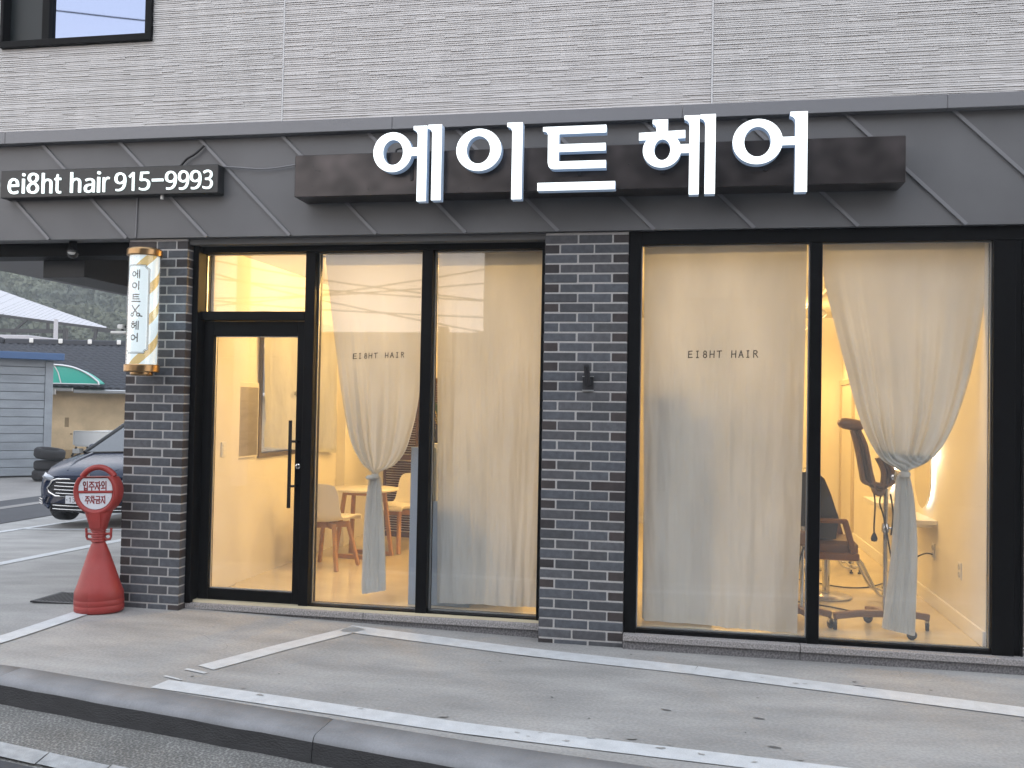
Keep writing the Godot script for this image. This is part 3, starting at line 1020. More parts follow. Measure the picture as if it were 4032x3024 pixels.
func make_cone() -> void:
	var c := thing("no_parking_post", "red plastic no parking post with a round white two part plate", "sign", Vector3(-4.235, gy(-4.235, 0.17), 0.17), deg_to_rad(4))
	var s := S()
	lathe(s, [Vector2(0.0, 0.0), Vector2(0.165, 0.0), Vector2(0.178, 0.012), Vector2(0.179, 0.05), Vector2(0.176, 0.054), Vector2(0.179, 0.058), Vector2(0.179, 0.09), Vector2(0.176, 0.094), Vector2(0.178, 0.098), Vector2(0.176, 0.145), Vector2(0.168, 0.165), Vector2(0.155, 0.2), Vector2(0.1535, 0.202), Vector2(0.135, 0.26), Vector2(0.1335, 0.262), Vector2(0.112, 0.33), Vector2(0.11, 0.332), Vector2(0.085, 0.41), Vector2(0.058, 0.48), Vector2(0.047, 0.505)], 44, Vector3.ZERO, false, Vector3(1, 1, 0.82))
	part("weighted_base", s, mm.red_plastic, c)
	s = S()
	var prof := []
	for i in 5:
		var y := 0.505 + i * 0.018
		prof.append_array([Vector2(0.046, y), Vector2(0.053, y + 0.006), Vector2(0.053, y + 0.01), Vector2(0.046, y + 0.017)])
	prof.append(Vector2(0.05, 0.6))
	lathe(s, prof, 28)
	part("neck", s, mm.red_plastic, c)
	for sd in [-1, 1]:
		s = S()
		tube(s, [Vector3(sd * 0.05, 0.52, 0), Vector3(sd * 0.088, 0.525, 0), Vector3(sd * 0.096, 0.545, 0), Vector3(sd * 0.085, 0.565, 0), Vector3(sd * 0.05, 0.56, 0)], 0.009, 8)
		tube(s, [Vector3(sd * 0.094, 0.55, 0), Vector3(sd * 0.098, 0.605, 0)], 0.009, 8)
		part("chain_hook", s, mm.red_plastic, c)
	c.rotation.z = 0.035
	# the flared stem and the round head with its carrying handle: one moulded piece
	s = S()
	var rows := []
	var prof2 := [[0.595, 0.05, 0.05], [0.62, 0.058, 0.05], [0.68, 0.08, 0.052], [0.735, 0.1, 0.055]]
	for r in prof2:
		var row := []
		for k in 25:
			var a := TAU * k / 24
			var sx := signf(sin(a)) * pow(absf(sin(a)), 0.6)
			var sz := signf(cos(a)) * pow(absf(cos(a)), 0.6)
			row.append(Vector3(sx * r[1], r[0], sz * r[2]))
		rows.append(row)
	grid(s, rows)
	bx(s, Vector3(0, 0.665, 0.053), Vector3(0.085, 0.11, 0.006), Basis(Vector3.RIGHT, 0.03))
	var yc := 0.875
	var R := 0.172
	# head disc: rounded rim, flat front, cut straight under the handle
	var head := []
	for e in [[0.0, 0.04], [0.135, 0.04], [0.143, 0.055], [0.155, 0.06], [0.167, 0.052], [R, 0.035], [R, -0.035], [0.165, -0.055], [0.15, -0.06], [0.0, -0.06]]:
		head.append(e)
	var hr := []
	for e in head:
		var row := []
		for k in 49:
			var a := TAU * k / 48
			var p: Vector2 = Vector2(sin(a), cos(a)) * e[0]
			p.y = minf(p.y, 0.105 + 0.02 * e[0])
			row.append(Vector3(p.x, yc + p.y, e[1]))
		hr.append(row)
	grid(s, hr, true)
	part("head", s, mm.red_plastic, c)
	s = S()
	var hp := []
	for k in 17:
		var a := lerpf(-0.92, 0.92, k / 16.0)
		hp.append(Vector3(sin(a) * 0.158, yc + cos(a) * 0.172 + 0.004, 0))
	tube(s, hp, 0.021, 10)
	part("handle", s, mm.red_plastic, c)
	# the two white plates
	var up := []
	for p in [Vector2(-0.132, 0.008), Vector2(0.132, 0.008), Vector2(0.128, 0.045), Vector2(0.112, 0.082), Vector2(0.095, 0.098), Vector2(-0.095, 0.098), Vector2(-0.112, 0.082), Vector2(-0.128, 0.045)]:
		up.append(Vector2(p.x, yc + p.y))
	s = S()
	prism(s, up, 0.038, 0.0435)
	part("upper_plate", s, mm.plate_white, c)
	var lo := []
	for k in 15:
		var a := lerpf(-PI / 2, PI / 2, k / 14.0)
		lo.append(Vector2(sin(a) * 0.128, yc - 0.012 - cos(a) * 0.118))
	s = S()
	prism(s, lo, 0.038, 0.0435)
	part("lower_plate", s, mm.plate_white, c)
	s = S()
	cb(s, Vector3(0, yc - 0.002, 0.0435), Vector3(0.27, 0.016, 0.012), 0.003)
	part("cross_rib", s, mm.red_plastic, c)
	s = S()
	var txt := [["입주자외", -0.097, 0.19, 0.076, 0.066], ["주차금지", -0.08, 0.162, -0.03, 0.058]]
	for row in txt:
		var n: int = row[0].length()
		for i in n:
			var x0: float = row[1] + row[2] * i / n
			var wd: float = row[2] / n * 0.93
			var yt: float = yc + row[3]
			var ht: float = row[4]
			write(s, row[0][i], func(p): return Vector3(x0 + p.x * wd, yt - p.y * ht, 0.0445), 0.135, Vector2(wd / ht, 1.0))
	part("lettering", s, mm.red_ink, c)
	s = S()
	for p in [Vector2(-0.112, 0.045), Vector2(0.112, 0.045), Vector2(-0.1, -0.045), Vector2(0.1, -0.045)]:
		lathe(s, [Vector2(0.005, 0), Vector2(0.0, 0.0025)], 8, Vector3(p.x, yc + p.y, 0.0435), false, Vector3.ONE, Basis(Vector3.RIGHT, PI / 2))
	part("rivet", s, mm.alu, c)

# ---------------------------------------------------------------- curtains
func along(pts: Array, t: float) -> Vector2:
	var f := clampf(t, 0, 1) * (pts.size() - 1)
	var i := mini(int(f), pts.size() - 2)
	var a: Vector2 = pts[i]
	var b: Vector2 = pts[i + 1]
	var p: Vector2 = pts[maxi(i - 1, 0)]
	var q: Vector2 = pts[mini(i + 2, pts.size() - 1)]
	return a.cubic_interpolate(b, p, q, f - i)

func curtain(label: String, le: Array, ri: Array, z0: float, folds: float, sd: int, tied: bool, xf := Transform3D.IDENTITY, group := "cream linen curtains in the shop windows") -> Array:
	var o := thing("curtain", label, "curtain", Vector3.ZERO, 0.0, group)
	var r := RandomNumberGenerator.new()
	r.seed = sd
	var ph := []
	for i in 8:
		ph.append(r.randf() * TAU)
	var crease := FastNoiseLite.new()
	crease.seed = sd
	crease.frequency = 1.0
	crease.fractal_octaves = 3
	var full: float = (ri[0].x - le[0].x) * 1.06
	var surf := func(s: float, t: float) -> Vector3:
		var a := along(le, t)
		var b := along(ri, t)
		var p := a.lerp(b, s)
		var w := b.x - a.x
		var gather := clampf(1.0 - w / full, 0.0, 1.0)
		var amp := minf((0.005 if tied else 0.003) + 0.004 * t + 0.05 * gather, w * lerpf(0.42, 0.16, smoothstep(0.5, 0.62, t) if tied else 0.0) / folds + 0.004)
		var u := s + 0.05 * sin(s * 6.0 + ph[0]) + 0.02 * sin(s * 15.0 + ph[1])
		var z := sin(TAU * folds * (1.0 - 0.55 * smoothstep(0.5, 0.6, t) if tied else 1.0) * u + ph[2] + t * 0.8) * 0.55 + sin(TAU * folds * 0.43 * u + ph[3] - t * 1.3) * 0.5 + sin(TAU * folds * 1.9 * u + ph[4] + t * 2.0) * (0.22 - 0.22 * smoothstep(0.5, 0.6, t) if tied else 0.22)
		var pull := smoothstep(0.0, 0.25, t) if tied else smoothstep(0.0, 0.5, t) * 0.8 + 0.2
		z = z * amp * pull
		if not tied:
			z += 0.012 * sin(s * 9.0 + ph[5] + t * 3.0) * t + 0.006 * sin(s * 23.0 + t * 9.0 + ph[6]) * smoothstep(0.3, 0.7, t)
		z += crease.get_noise_2d(s * 16.0, t * 4.0) * (0.009 if not tied else 0.006) * smoothstep(0.05, 0.4, t) + crease.get_noise_2d(s * 40.0 + 50.0, t * 9.0) * 0.0018 * smoothstep(0.2, 0.6, t)
		return xf * Vector3(p.x, p.y, z0 + z)
	var s := S()
	var rows := []
	for i in 121:
		var row := []
		for k in 97:
			row.append(surf.call(k / 96.0, i / 120.0))
		rows.append(row)
	grid(s, rows, true)
	part("cloth", s, mm.cloth, o)
	if tied:   # the gathered tail is several layers thick
		for dz in [0.014, 0.028]:
			s = S()
			rows = []
			for i in range(60, 121):
				var row := []
				for k in 33:
					row.append(surf.call(0.03 + 0.94 * k / 32.0, i / 120.0 - 0.004) - Vector3(0, 0, dz))
				rows.append(row)
			grid(s, rows, true)
			part("gathered_layer", s, mm.cloth, o)
	# doubled heading over the rod
	s = S()
	for dz in [0.0, -0.03]:
		rows = []
		for i in 3:
			var row := []
			for k in 25:
				var a: Vector3 = le[0].x * Vector3.RIGHT + Vector3.UP * (le[0].y + 0.075 * (1 - i / 2.0) + (0.0 if i < 2 or dz == 0.0 else -0.02))
				var p: Vector3 = a.lerp(Vector3(ri[0].x, ri[0].y + a.y - le[0].y, 0), k / 24.0)
				p.z = z0 + dz + (surf.call(k / 24.0, 0.0).z - z0 if i == 2 and dz == 0.0 and xf == Transform3D.IDENTITY else 0.0)
				row.append(xf * p)
			rows.append(row)
		grid(s, rows, true)
	part("heading", s, mm.cloth, o)
	s = S()
	tube(s, [xf * Vector3(le[0].x - 0.03, le[0].y + 0.05, z0 - 0.015), xf * Vector3(ri[0].x + 0.03, ri[0].y + 0.05, z0 - 0.015)], 0.009, 8)
	part("rod", s, mm.white_plastic, o)
	return [o, surf, le, ri]

func curtain_text(c: Array, text: String, x0: float, x1: float, y0a: float, y0b: float, hgt: float, front: float) -> void:
	var s := S()
	var n := text.length()
	for i in n:
		var ch := text[i]
		if ch == " ": continue
		var xa := lerpf(x0, x1, i / float(n))
		var wd := (x1 - x0) / n * (0.62 if ch != "I" else 0.5)
		var yt := lerpf(y0a, y0b, i / float(n))
		var where := func(p: Vector2) -> Vector3:
			var x: float = xa + p.x * wd
			var y: float = yt - p.y * hgt
			var lo := 0.0
			var hi := 1.0
			for it in 22:
				var mid := (lo + hi) / 2
				if along(c[2], mid).y > y: lo = mid
				else: hi = mid
			var t := (lo + hi) / 2
			var a := along(c[2], t)
			var b := along(c[3], t)
			var q: Vector3 = c[1].call(clampf((x - a.x) / (b.x - a.x), 0, 1), t)
			return Vector3(x, y, q.z + front)
		write(s, ch, where, 0.15, Vector2(wd / hgt, 1.0))
	part("lettering", s, mm.ink, c[0])

func make_curtains() -> void:
	var c := curtain("cream curtain tied in a knot over the two white chairs with EI8HT HAIR lettering",
		[Vector2(-2.743, 2.681), Vector2(-2.679, 2.232), Vector2(-2.602, 1.731), Vector2(-2.525, 1.362), Vector2(-2.433, 1.180), Vector2(-2.362, 1.115), Vector2(-2.333, 1.086), Vector2(-2.358, 1.05), Vector2(-2.376, 0.943), Vector2(-2.393, 0.723), Vector2(-2.402, 0.283), Vector2(-2.396, 0.187)],
		[Vector2(-1.969, 2.681), Vector2(-1.968, 2.197), Vector2(-1.986, 1.685), Vector2(-2.063, 1.319), Vector2(-2.155, 1.170), Vector2(-2.262, 1.112), Vector2(-2.293, 1.087), Vector2(-2.274, 1.052), Vector2(-2.264, 0.947), Vector2(-2.240, 0.729), Vector2(-2.215, 0.293), Vector2(-2.213, 0.224)], -0.33, 6.0, 11, true)
	curtain_text(c, "EI8HT HAIR", -2.505, -2.09, 1.99, 2.005, 0.038, 0.004)
	var s := S()
	lathe(s, [Vector2(0.0, -0.022), Vector2(0.02, -0.016), Vector2(0.028, 0.0), Vector2(0.02, 0.016), Vector2(0.0, 0.022)], 12, Vector3(-2.345, 1.063, -0.305), false, Vector3(1.3, 0.9, 1.0))
	lathe(s, [Vector2(0.03, -0.016), Vector2(0.036, 0.0), Vector2(0.03, 0.016)], 14, Vector3(-2.313, 1.075, -0.325), false, Vector3(0.9, 1.0, 0.9))
	part("knot", s, mm.cloth, c[0])
	c = curtain("plain cream curtain hanging straight beside the middle brick pillar in the left bay",
		[Vector2(-1.858, 2.671), Vector2(-1.85, 1.9), Vector2(-1.83, 1.0), Vector2(-1.812, 0.158)], [Vector2(-1.05, 2.671), Vector2(-1.055, 1.9), Vector2(-1.06, 1.0), Vector2(-1.07, 0.165)], -0.33, 5.0, 5, false)
	c = curtain("wide straight cream curtain with EI8HT HAIR lettering right of the brick pillar",
		[Vector2(-0.332, 2.715), Vector2(-0.325, 1.9), Vector2(-0.31, 1.0), Vector2(-0.297, 0.15)], [Vector2(0.763, 2.725), Vector2(0.757, 1.9), Vector2(0.745, 1.0), Vector2(0.728, 0.12)], -0.2, 5.5, 8, false)
	curtain_text(c, "EI8HT HAIR", -0.018, 0.467, 2.02, 2.027, 0.046, 0.004)
	c = curtain("cream curtain gathered and tied in front of the brown hair dryer stand",
		[Vector2(0.862, 2.726), Vector2(0.874, 2.539), Vector2(0.917, 2.333), Vector2(1.009, 1.980), Vector2(1.101, 1.630), Vector2(1.172, 1.447), Vector2(1.261, 1.303), Vector2(1.385, 1.228), Vector2(1.353, 1.186), Vector2(1.341, 1.013), Vector2(1.319, 0.647), Vector2(1.267, 0.190)],
		[Vector2(1.934, 2.726), Vector2(1.903, 2.50), Vector2(1.872, 2.24), Vector2(1.808, 1.89), Vector2(1.722, 1.587), Vector2(1.632, 1.395), Vector2(1.537, 1.292), Vector2(1.424, 1.231), Vector2(1.438, 1.189), Vector2(1.468, 1.017), Vector2(1.487, 0.700), Vector2(1.475, 0.150)], -0.2, 7.0, 21, true)
	s = S()
	lathe(s, [Vector2(0.031, -0.018), Vector2(0.037, 0.0), Vector2(0.031, 0.018)], 16, Vector3(1.404, 1.212, -0.2), false, Vector3(1.0, 1.0, 0.9))
	part("tie", s, mm.cloth, c[0])
	# the small one over the window in the left wall
	var xf := Transform3D(Basis(Vector3.UP, PI / 2), Vector3(-3.605, 0, 0))   # local x runs along -z
	c = curtain("short cream curtain hanging over the side window seen through the door",
		[Vector2(1.11, 2.33), Vector2(1.13, 1.9), Vector2(1.18, 1.5), Vector2(1.2, 1.22)], [Vector2(2.83, 2.33), Vector2(2.84, 1.9), Vector2(2.84, 1.5), Vector2(2.84, 1.1)], 0.0, 9.0, 31, false, xf)
	s = S()
	for i in 2:
		var ch := "에이"[i]
		write(s, ch, func(p): return Vector3(-3.575, 1.72 - p.y * 0.05, -1.7 - i * 0.085 - p.x * 0.05), 0.14)
	part("lettering", s, mm.ink, c[0])

# ---------------------------------------------------------------- the room behind the glass
func make_room() -> void:
	var s := S()
	span(s, -3.75, 2.0, -0.05, 0.118, -6.2, -0.121)
	ground_piece("room_floor", s, mm.floor)
	s = S()
	span(s, -3.75, 2.0, 2.82, 2.9, -6.2, -0.362)
	ground_piece("room_ceiling", s, mm.ceiling)
	for w in [[-3.75, -3.66, 0.118, 2.82, -1.14, -0.285], [-3.75, -3.66, 0.118, 2.82, -6.2, -2.85], [-3.75, -3.66, 0.118, 1.13, -2.85, -1.14], [-3.75, -3.66, 2.3, 2.82, -2.85, -1.14], [1.885, 2.0, 0.118, 2.82, -6.2, -0.125], [-3.66, 1.885, 0.118, 2.82, -6.2, -6.1], [-3.66, -0.9, 0.118, 2.82, -4.1, -4.0]]:
		s = S()
		span(s, w[0], w[1], w[2], w[3], w[4], w[5])
		ground_piece("room_wall", s, mm.wall)
	for w in [[-3.66, -3.635, 0.118, 2.82, -0.755, -0.285], [-3.66, -3.56, 0.118, 2.82, -3.35, -3.0]]:
		s = S()
		cspan(s, w[0], w[1], w[2], w[3], w[4], w[5], 0.003)
		ground_piece("wall_pilaster", s, mm.wall)
	for e in [[1.868, 1.885, 0.118, 0.222, -6.1, -0.13], [-3.66, 1.868, 0.118, 0.2, -6.1, -6.085], [-3.66, -0.9, 0.118, 0.2, -4.0, -3.985]]:
		s = S()
		cspan(s, e[0], e[1], e[2], e[3], e[4], e[5], 0.003)
		ground_piece("baseboard", s, mm.trim)
	# side window
	var w2 := thing("side_window", "dark framed window in the left wall behind the short curtain", "window", Vector3(-3.7, 0, -2.0))
	for e in [[1.13, 1.17, -0.85, 0.86], [2.26, 2.3, -0.85, 0.86], [1.17, 2.26, 0.81, 0.86], [1.17, 2.26, -0.85, -0.81], [1.17, 2.26, -0.02, 0.02]]:
		put("frame", box_mesh(-0.04, 0.06, e[0], e[1], e[2], e[3], 0.003), mm.bronze, w2)
	s = S()
	span(s, -0.003, 0.003, 1.17, 2.26, -0.81, 0.81)
	part("glass_pane", s, mm.glass, w2)
	# panel box and switch on the left wall
	var pb := thing("distribution_panel", "grey brushed steel distribution panel door on the cream wall seen through the door", "panel", Vector3(-3.66, 1.46, -0.935))
	s = S()
	cb(s, Vector3(0.01, 0, 0), Vector3(0.02, 0.63, 0.36), 0.003)
	part("frame", s, mm.cream, pb)
	s = S()
	cb(s, Vector3(0.0185, -0.012, 0.0), Vector3(0.009, 0.575, 0.325), 0.003)
	part("door", s, mm.steel, pb)
	var sw := thing("light_switch", "white light switch on the cream wall seen through the door", "switch", Vector3(-3.634, 1.23, -0.49))
	s = S()
	cb(s, Vector3(0.004, 0, 0), Vector3(0.008, 0.12, 0.075), 0.003)
	part("plate", s, mm.white_plastic, sw)
	for y in [-0.027, 0.003, 0.033]:
		s = S()
		cb(s, Vector3(0.009, y, 0), Vector3(0.006, 0.024, 0.035), 0.002)
		part("rocker", s, mm.trim, sw)
	# outlets on the right wall
	for e in [[-0.71, 0.513, "white double power outlet on the right wall nearest the window"], [-1.45, 0.545, "white double power outlet with a black plug below the wall shelf"]]:
		var ol := thing("power_outlet", e[2], "outlet", Vector3(1.885, e[1], e[0]), 0.0, "outlets on the right wall")
		s = S()
		cb(s, Vector3(-0.004, 0, 0), Vector3(0.008, 0.12, 0.075), 0.003)
		part("plate", s, mm.white_plastic, ol)
		for y in [-0.027, 0.027]:
			s = S()
			lathe(s, [Vector2(0.0, 0.0), Vector2(0.019, 0.0), Vector2(0.019, 0.004)].map(func(q): return Vector2(q.x, -q.y)), 18, Vector3(-0.0075, y, 0), true, Vector3.ONE, Basis(Vector3(0, 0, 1), -PI / 2) )
			part("socket", s, mm.socket, ol)
	# mirrors and shelves
	var lit := []
	for e in [[-1.66, "tall rounded mirror with a glowing rim on the right wall behind the knotted curtain"], [-3.05, "second glowing rounded mirror further back on the right wall"]]:
		var m := thing("mirror", e[1], "mirror", Vector3(1.885, 1.42, e[0]), 0.0, "glowing mirrors along the right wall")
		var prof := []
		for k in 33:
			var a := TAU * k / 32
			prof.append(Vector2(cos(a) * 0.26, (0.3 if sin(a) > 0 else -0.3) + sin(a) * 0.26))
		var xf := Transform3D(Basis(Vector3(0, 0, 1), Vector3.UP, Vector3(-1, 0, 0)), Vector3.ZERO)
		s = S()
		prism(s, prof, 0.03, 0.045, xf)
		part("mirror_plate", s, mm.mirror, m)
		s = S()
		var ledge := []
		for p in prof:
			ledge.append(xf * Vector3(p.x * 0.93, p.y * 0.955, 0.018))
		ledge.pop_back()
		tube(s, ledge, 0.009, 6, true)
		part("led_light_strip", s, mm.led, m)
		s = S()
		prism(s, prof.map(func(p): return Vector2(p.x * 0.8, p.y * 0.85)), 0.0, 0.029, xf)
		part("back_box", s, mm.trim, m)
		var l := OmniLight3D.new()
		l.name = "mirror_light"
		l.position = Vector3(-0.07, -0.1, 0.31)
		l.light_color = Color(1.0, 0.93, 0.8)
		l.light_energy = 0.05
		l.light_size = 0.06
		l.omni_range = 8.0
		l.omni_attenuation = 2.0
		l.shadow_enabled = true
		m.add_child(l)
		var sh := thing("wall_shelf", "small cream wall shelf below the glowing mirror %s" % ("nearest the window" if e[0] > -2 else "further back"), "shelf", Vector3(1.885, 0.775, e[0]), 0.0, "shelves under the mirrors")
		s = S()
		cb(s, Vector3(-0.1, 0, 0), Vector3(0.2, 0.035, 0.64), 0.003)
		part("board", s, mm.trim, sh)
		s = S()
		for z in [-0.2, 0.2]:
			cb(s, Vector3(-0.08, -0.035, z), Vector3(0.14, 0.03, 0.02), 0.003)
		part("support", s, mm.trim, sh)
	# a door at the back of the right wall
	var dr := thing("inner_door", "cream inner door in the far end of the right wall", "door", Vector3(1.885, 0.118, -5.6))
	for e in [[0.0, 1.84, -0.47, -0.41], [0.0, 1.84, 0.41, 0.47], [1.84, 1.9, -0.47, 0.47]]:
		put("frame", box_mesh(-0.03, 0.0, e[0], e[1], e[2], e[3], 0.003), mm.door_trim, dr)
	put("leaf", box_mesh(-0.012, 0.0, 0.0, 1.84, -0.41, 0.41, 0.003), mm.cream, dr)
	# lamps: ceiling globes out of view that light the room, then the track
	for e in [[-2.5, -1.5, "left lamp near the door"], [-1.5, -2.9, "lamp over the counter"], [0.25, -1.9, "lamp behind the straight curtain"], [1.0, -4.6, "lamp at the far end"]]:
		var cl := thing("unseen_ceiling_lamp", "unseen globe ceiling lamp that lights the salon, " + e[2], "lamp", Vector3(e[0], 2.82, e[1]), 0.0, "unseen globe lamps lighting the salon")
		s = S()
		lathe(s, [Vector2(0.07, -0.03), Vector2(0.07, 0.0)], 20)
		part("base", s, mm.white_plastic, cl)
		s = S()
		lathe(s, [Vector2(0.0, -0.19), Vector2(0.04, -0.18), Vector2(0.075, -0.145), Vector2(0.085, -0.11), Vector2(0.075, -0.075), Vector2(0.05, -0.035), Vector2(0.0, -0.03)], 20)
		part("bulb", s, mm.bulb, cl)
		var l := OmniLight3D.new()
		l.name = "lamp_light"
		l.position = Vector3(0, -0.11, 0)
		l.light_color = mm.warm
		l.light_energy = mm.lamp_energy
		l.light_size = 0.07
		l.omni_range = 12.0
		l.omni_attenuation = 2.0
		l.shadow_enabled = true
		cl.add_child(l)
	var tr := thing("track_light", "white ceiling track with spot heads along the right wall of the salon", "lamp", Vector3(1.15, 2.82, -3.2))
	put("track", box_mesh(-0.02, 0.02, -0.17, -0.14, -2.6, 1.4, 0.003), mm.white_plastic, tr)
	for z: float in [-2.2, 0.9]:
		s = S()
		tube(s, [Vector3(0, 0, z), Vector3(0, -0.14, z)], 0.004, 6)
		part("hanger", s, mm.white_plastic, tr)
	for z in [-2.45, -1.2, 0.3]:
		s = S()
		tube(s, [Vector3(0, -0.17, z), Vector3(0.02, -0.22, z), Vector3(0.09, -0.29, z)], [0.012, 0.03, 0.035], 14)
		var hd := part("spot_head", s, mm.white_plastic, tr)
		s = S()
		lathe(s, [Vector2(0.03, 0.0), Vector2(0.0, 0.004)], 14, Vector3(0.0915, -0.2915, z), false, Vector3.ONE, Basis(Vector3(0, 0, 1), -PI * 0.75))
		part("spot_light_glass", s, mm.bulb, hd)
		var l := SpotLight3D.new()
		l.name = "spot_light"
		l.position = Vector3(0.1, -0.3, z)
		l.rotation = Vector3(-PI * 0.32, -PI / 2, 0)
		l.spot_angle = 42.0
		l.spot_angle_attenuation = 0.8
		l.light_color = mm.warm
		l.light_energy = mm.lamp_energy * 0.55
		l.light_size = 0.04
		l.spot_range = 8.0
		l.spot_attenuation = 2.0
		l.shadow_enabled = true
		tr.add_child(l)

func shell_sheet(s: SurfaceTool, fn: Callable, nu: int, nv: int, thick: float) -> void:
	var top := []
	var bot := []
	for i in nv + 1:
		var a := []
		var b := []
		for k in nu + 1:
			var u := float(k) / nu * 2.0 - 1.0
			var v := float(i) / nv
			var p: Vector3 = fn.call(u, v)
			var n: Vector3 = (fn.call(u + 0.01, v) - fn.call(u - 0.01, v)).cross(fn.call(u, v + 0.01) - fn.call(u, v - 0.01)).normalized()
			a.append(p + n * thick / 2)
			b.append(p - n * thick / 2)
		top.append(a)
		bot.append(b)
	grid(s, top)
	grid(s, bot, true)
	for i in nv:
		for k in [0, nu]:
			qo(s, top[i][k], top[i + 1][k], bot[i + 1][k], bot[i][k], (top[i][nu / 2] + bot[i][nu / 2]) / 2)
	for k in nu:
		for i in [0, nv]:
			qo(s, top[i][k], top[i][k + 1], bot[i][k + 1], bot[i][k], (top[nv / 2][k] + bot[nv / 2][k]) / 2)

func chair_point(u: float, v: float) -> Vector3:   # a moulded seat and back in one curve; faces +z
	var prof := [Vector2(0.225, 0.425), Vector2(0.19, 0.45), Vector2(0.08, 0.44), Vector2(-0.05, 0.425), Vector2(-0.14, 0.435), Vector2(-0.19, 0.49), Vector2(-0.215, 0.58), Vector2(-0.235, 0.68), Vector2(-0.255, 0.775)]
	var p := along(prof, v)
	var half := lerpf(0.235, 0.205, clampf(v * 1.2, 0, 1)) * (1.0 - 0.28 * pow(clampf((v - 0.8) / 0.2, 0, 1), 3.0) * 0.5)
	var rise := 0.045 * u * u * clampf(sin(PI * clampf(v, 0.05, 0.75) / 0.8), 0, 1)
	var wrap := 0.04 * u * u * smoothstep(0.4, 0.7, v)
	return Vector3(u * half, p.y + rise - 0.03 * pow(absf(u), 4) * smoothstep(0.85, 1.0, v), p.x + wrap - 0.03 * pow(absf(u), 3) * (1.0 - smoothstep(0.0, 0.2, v)))

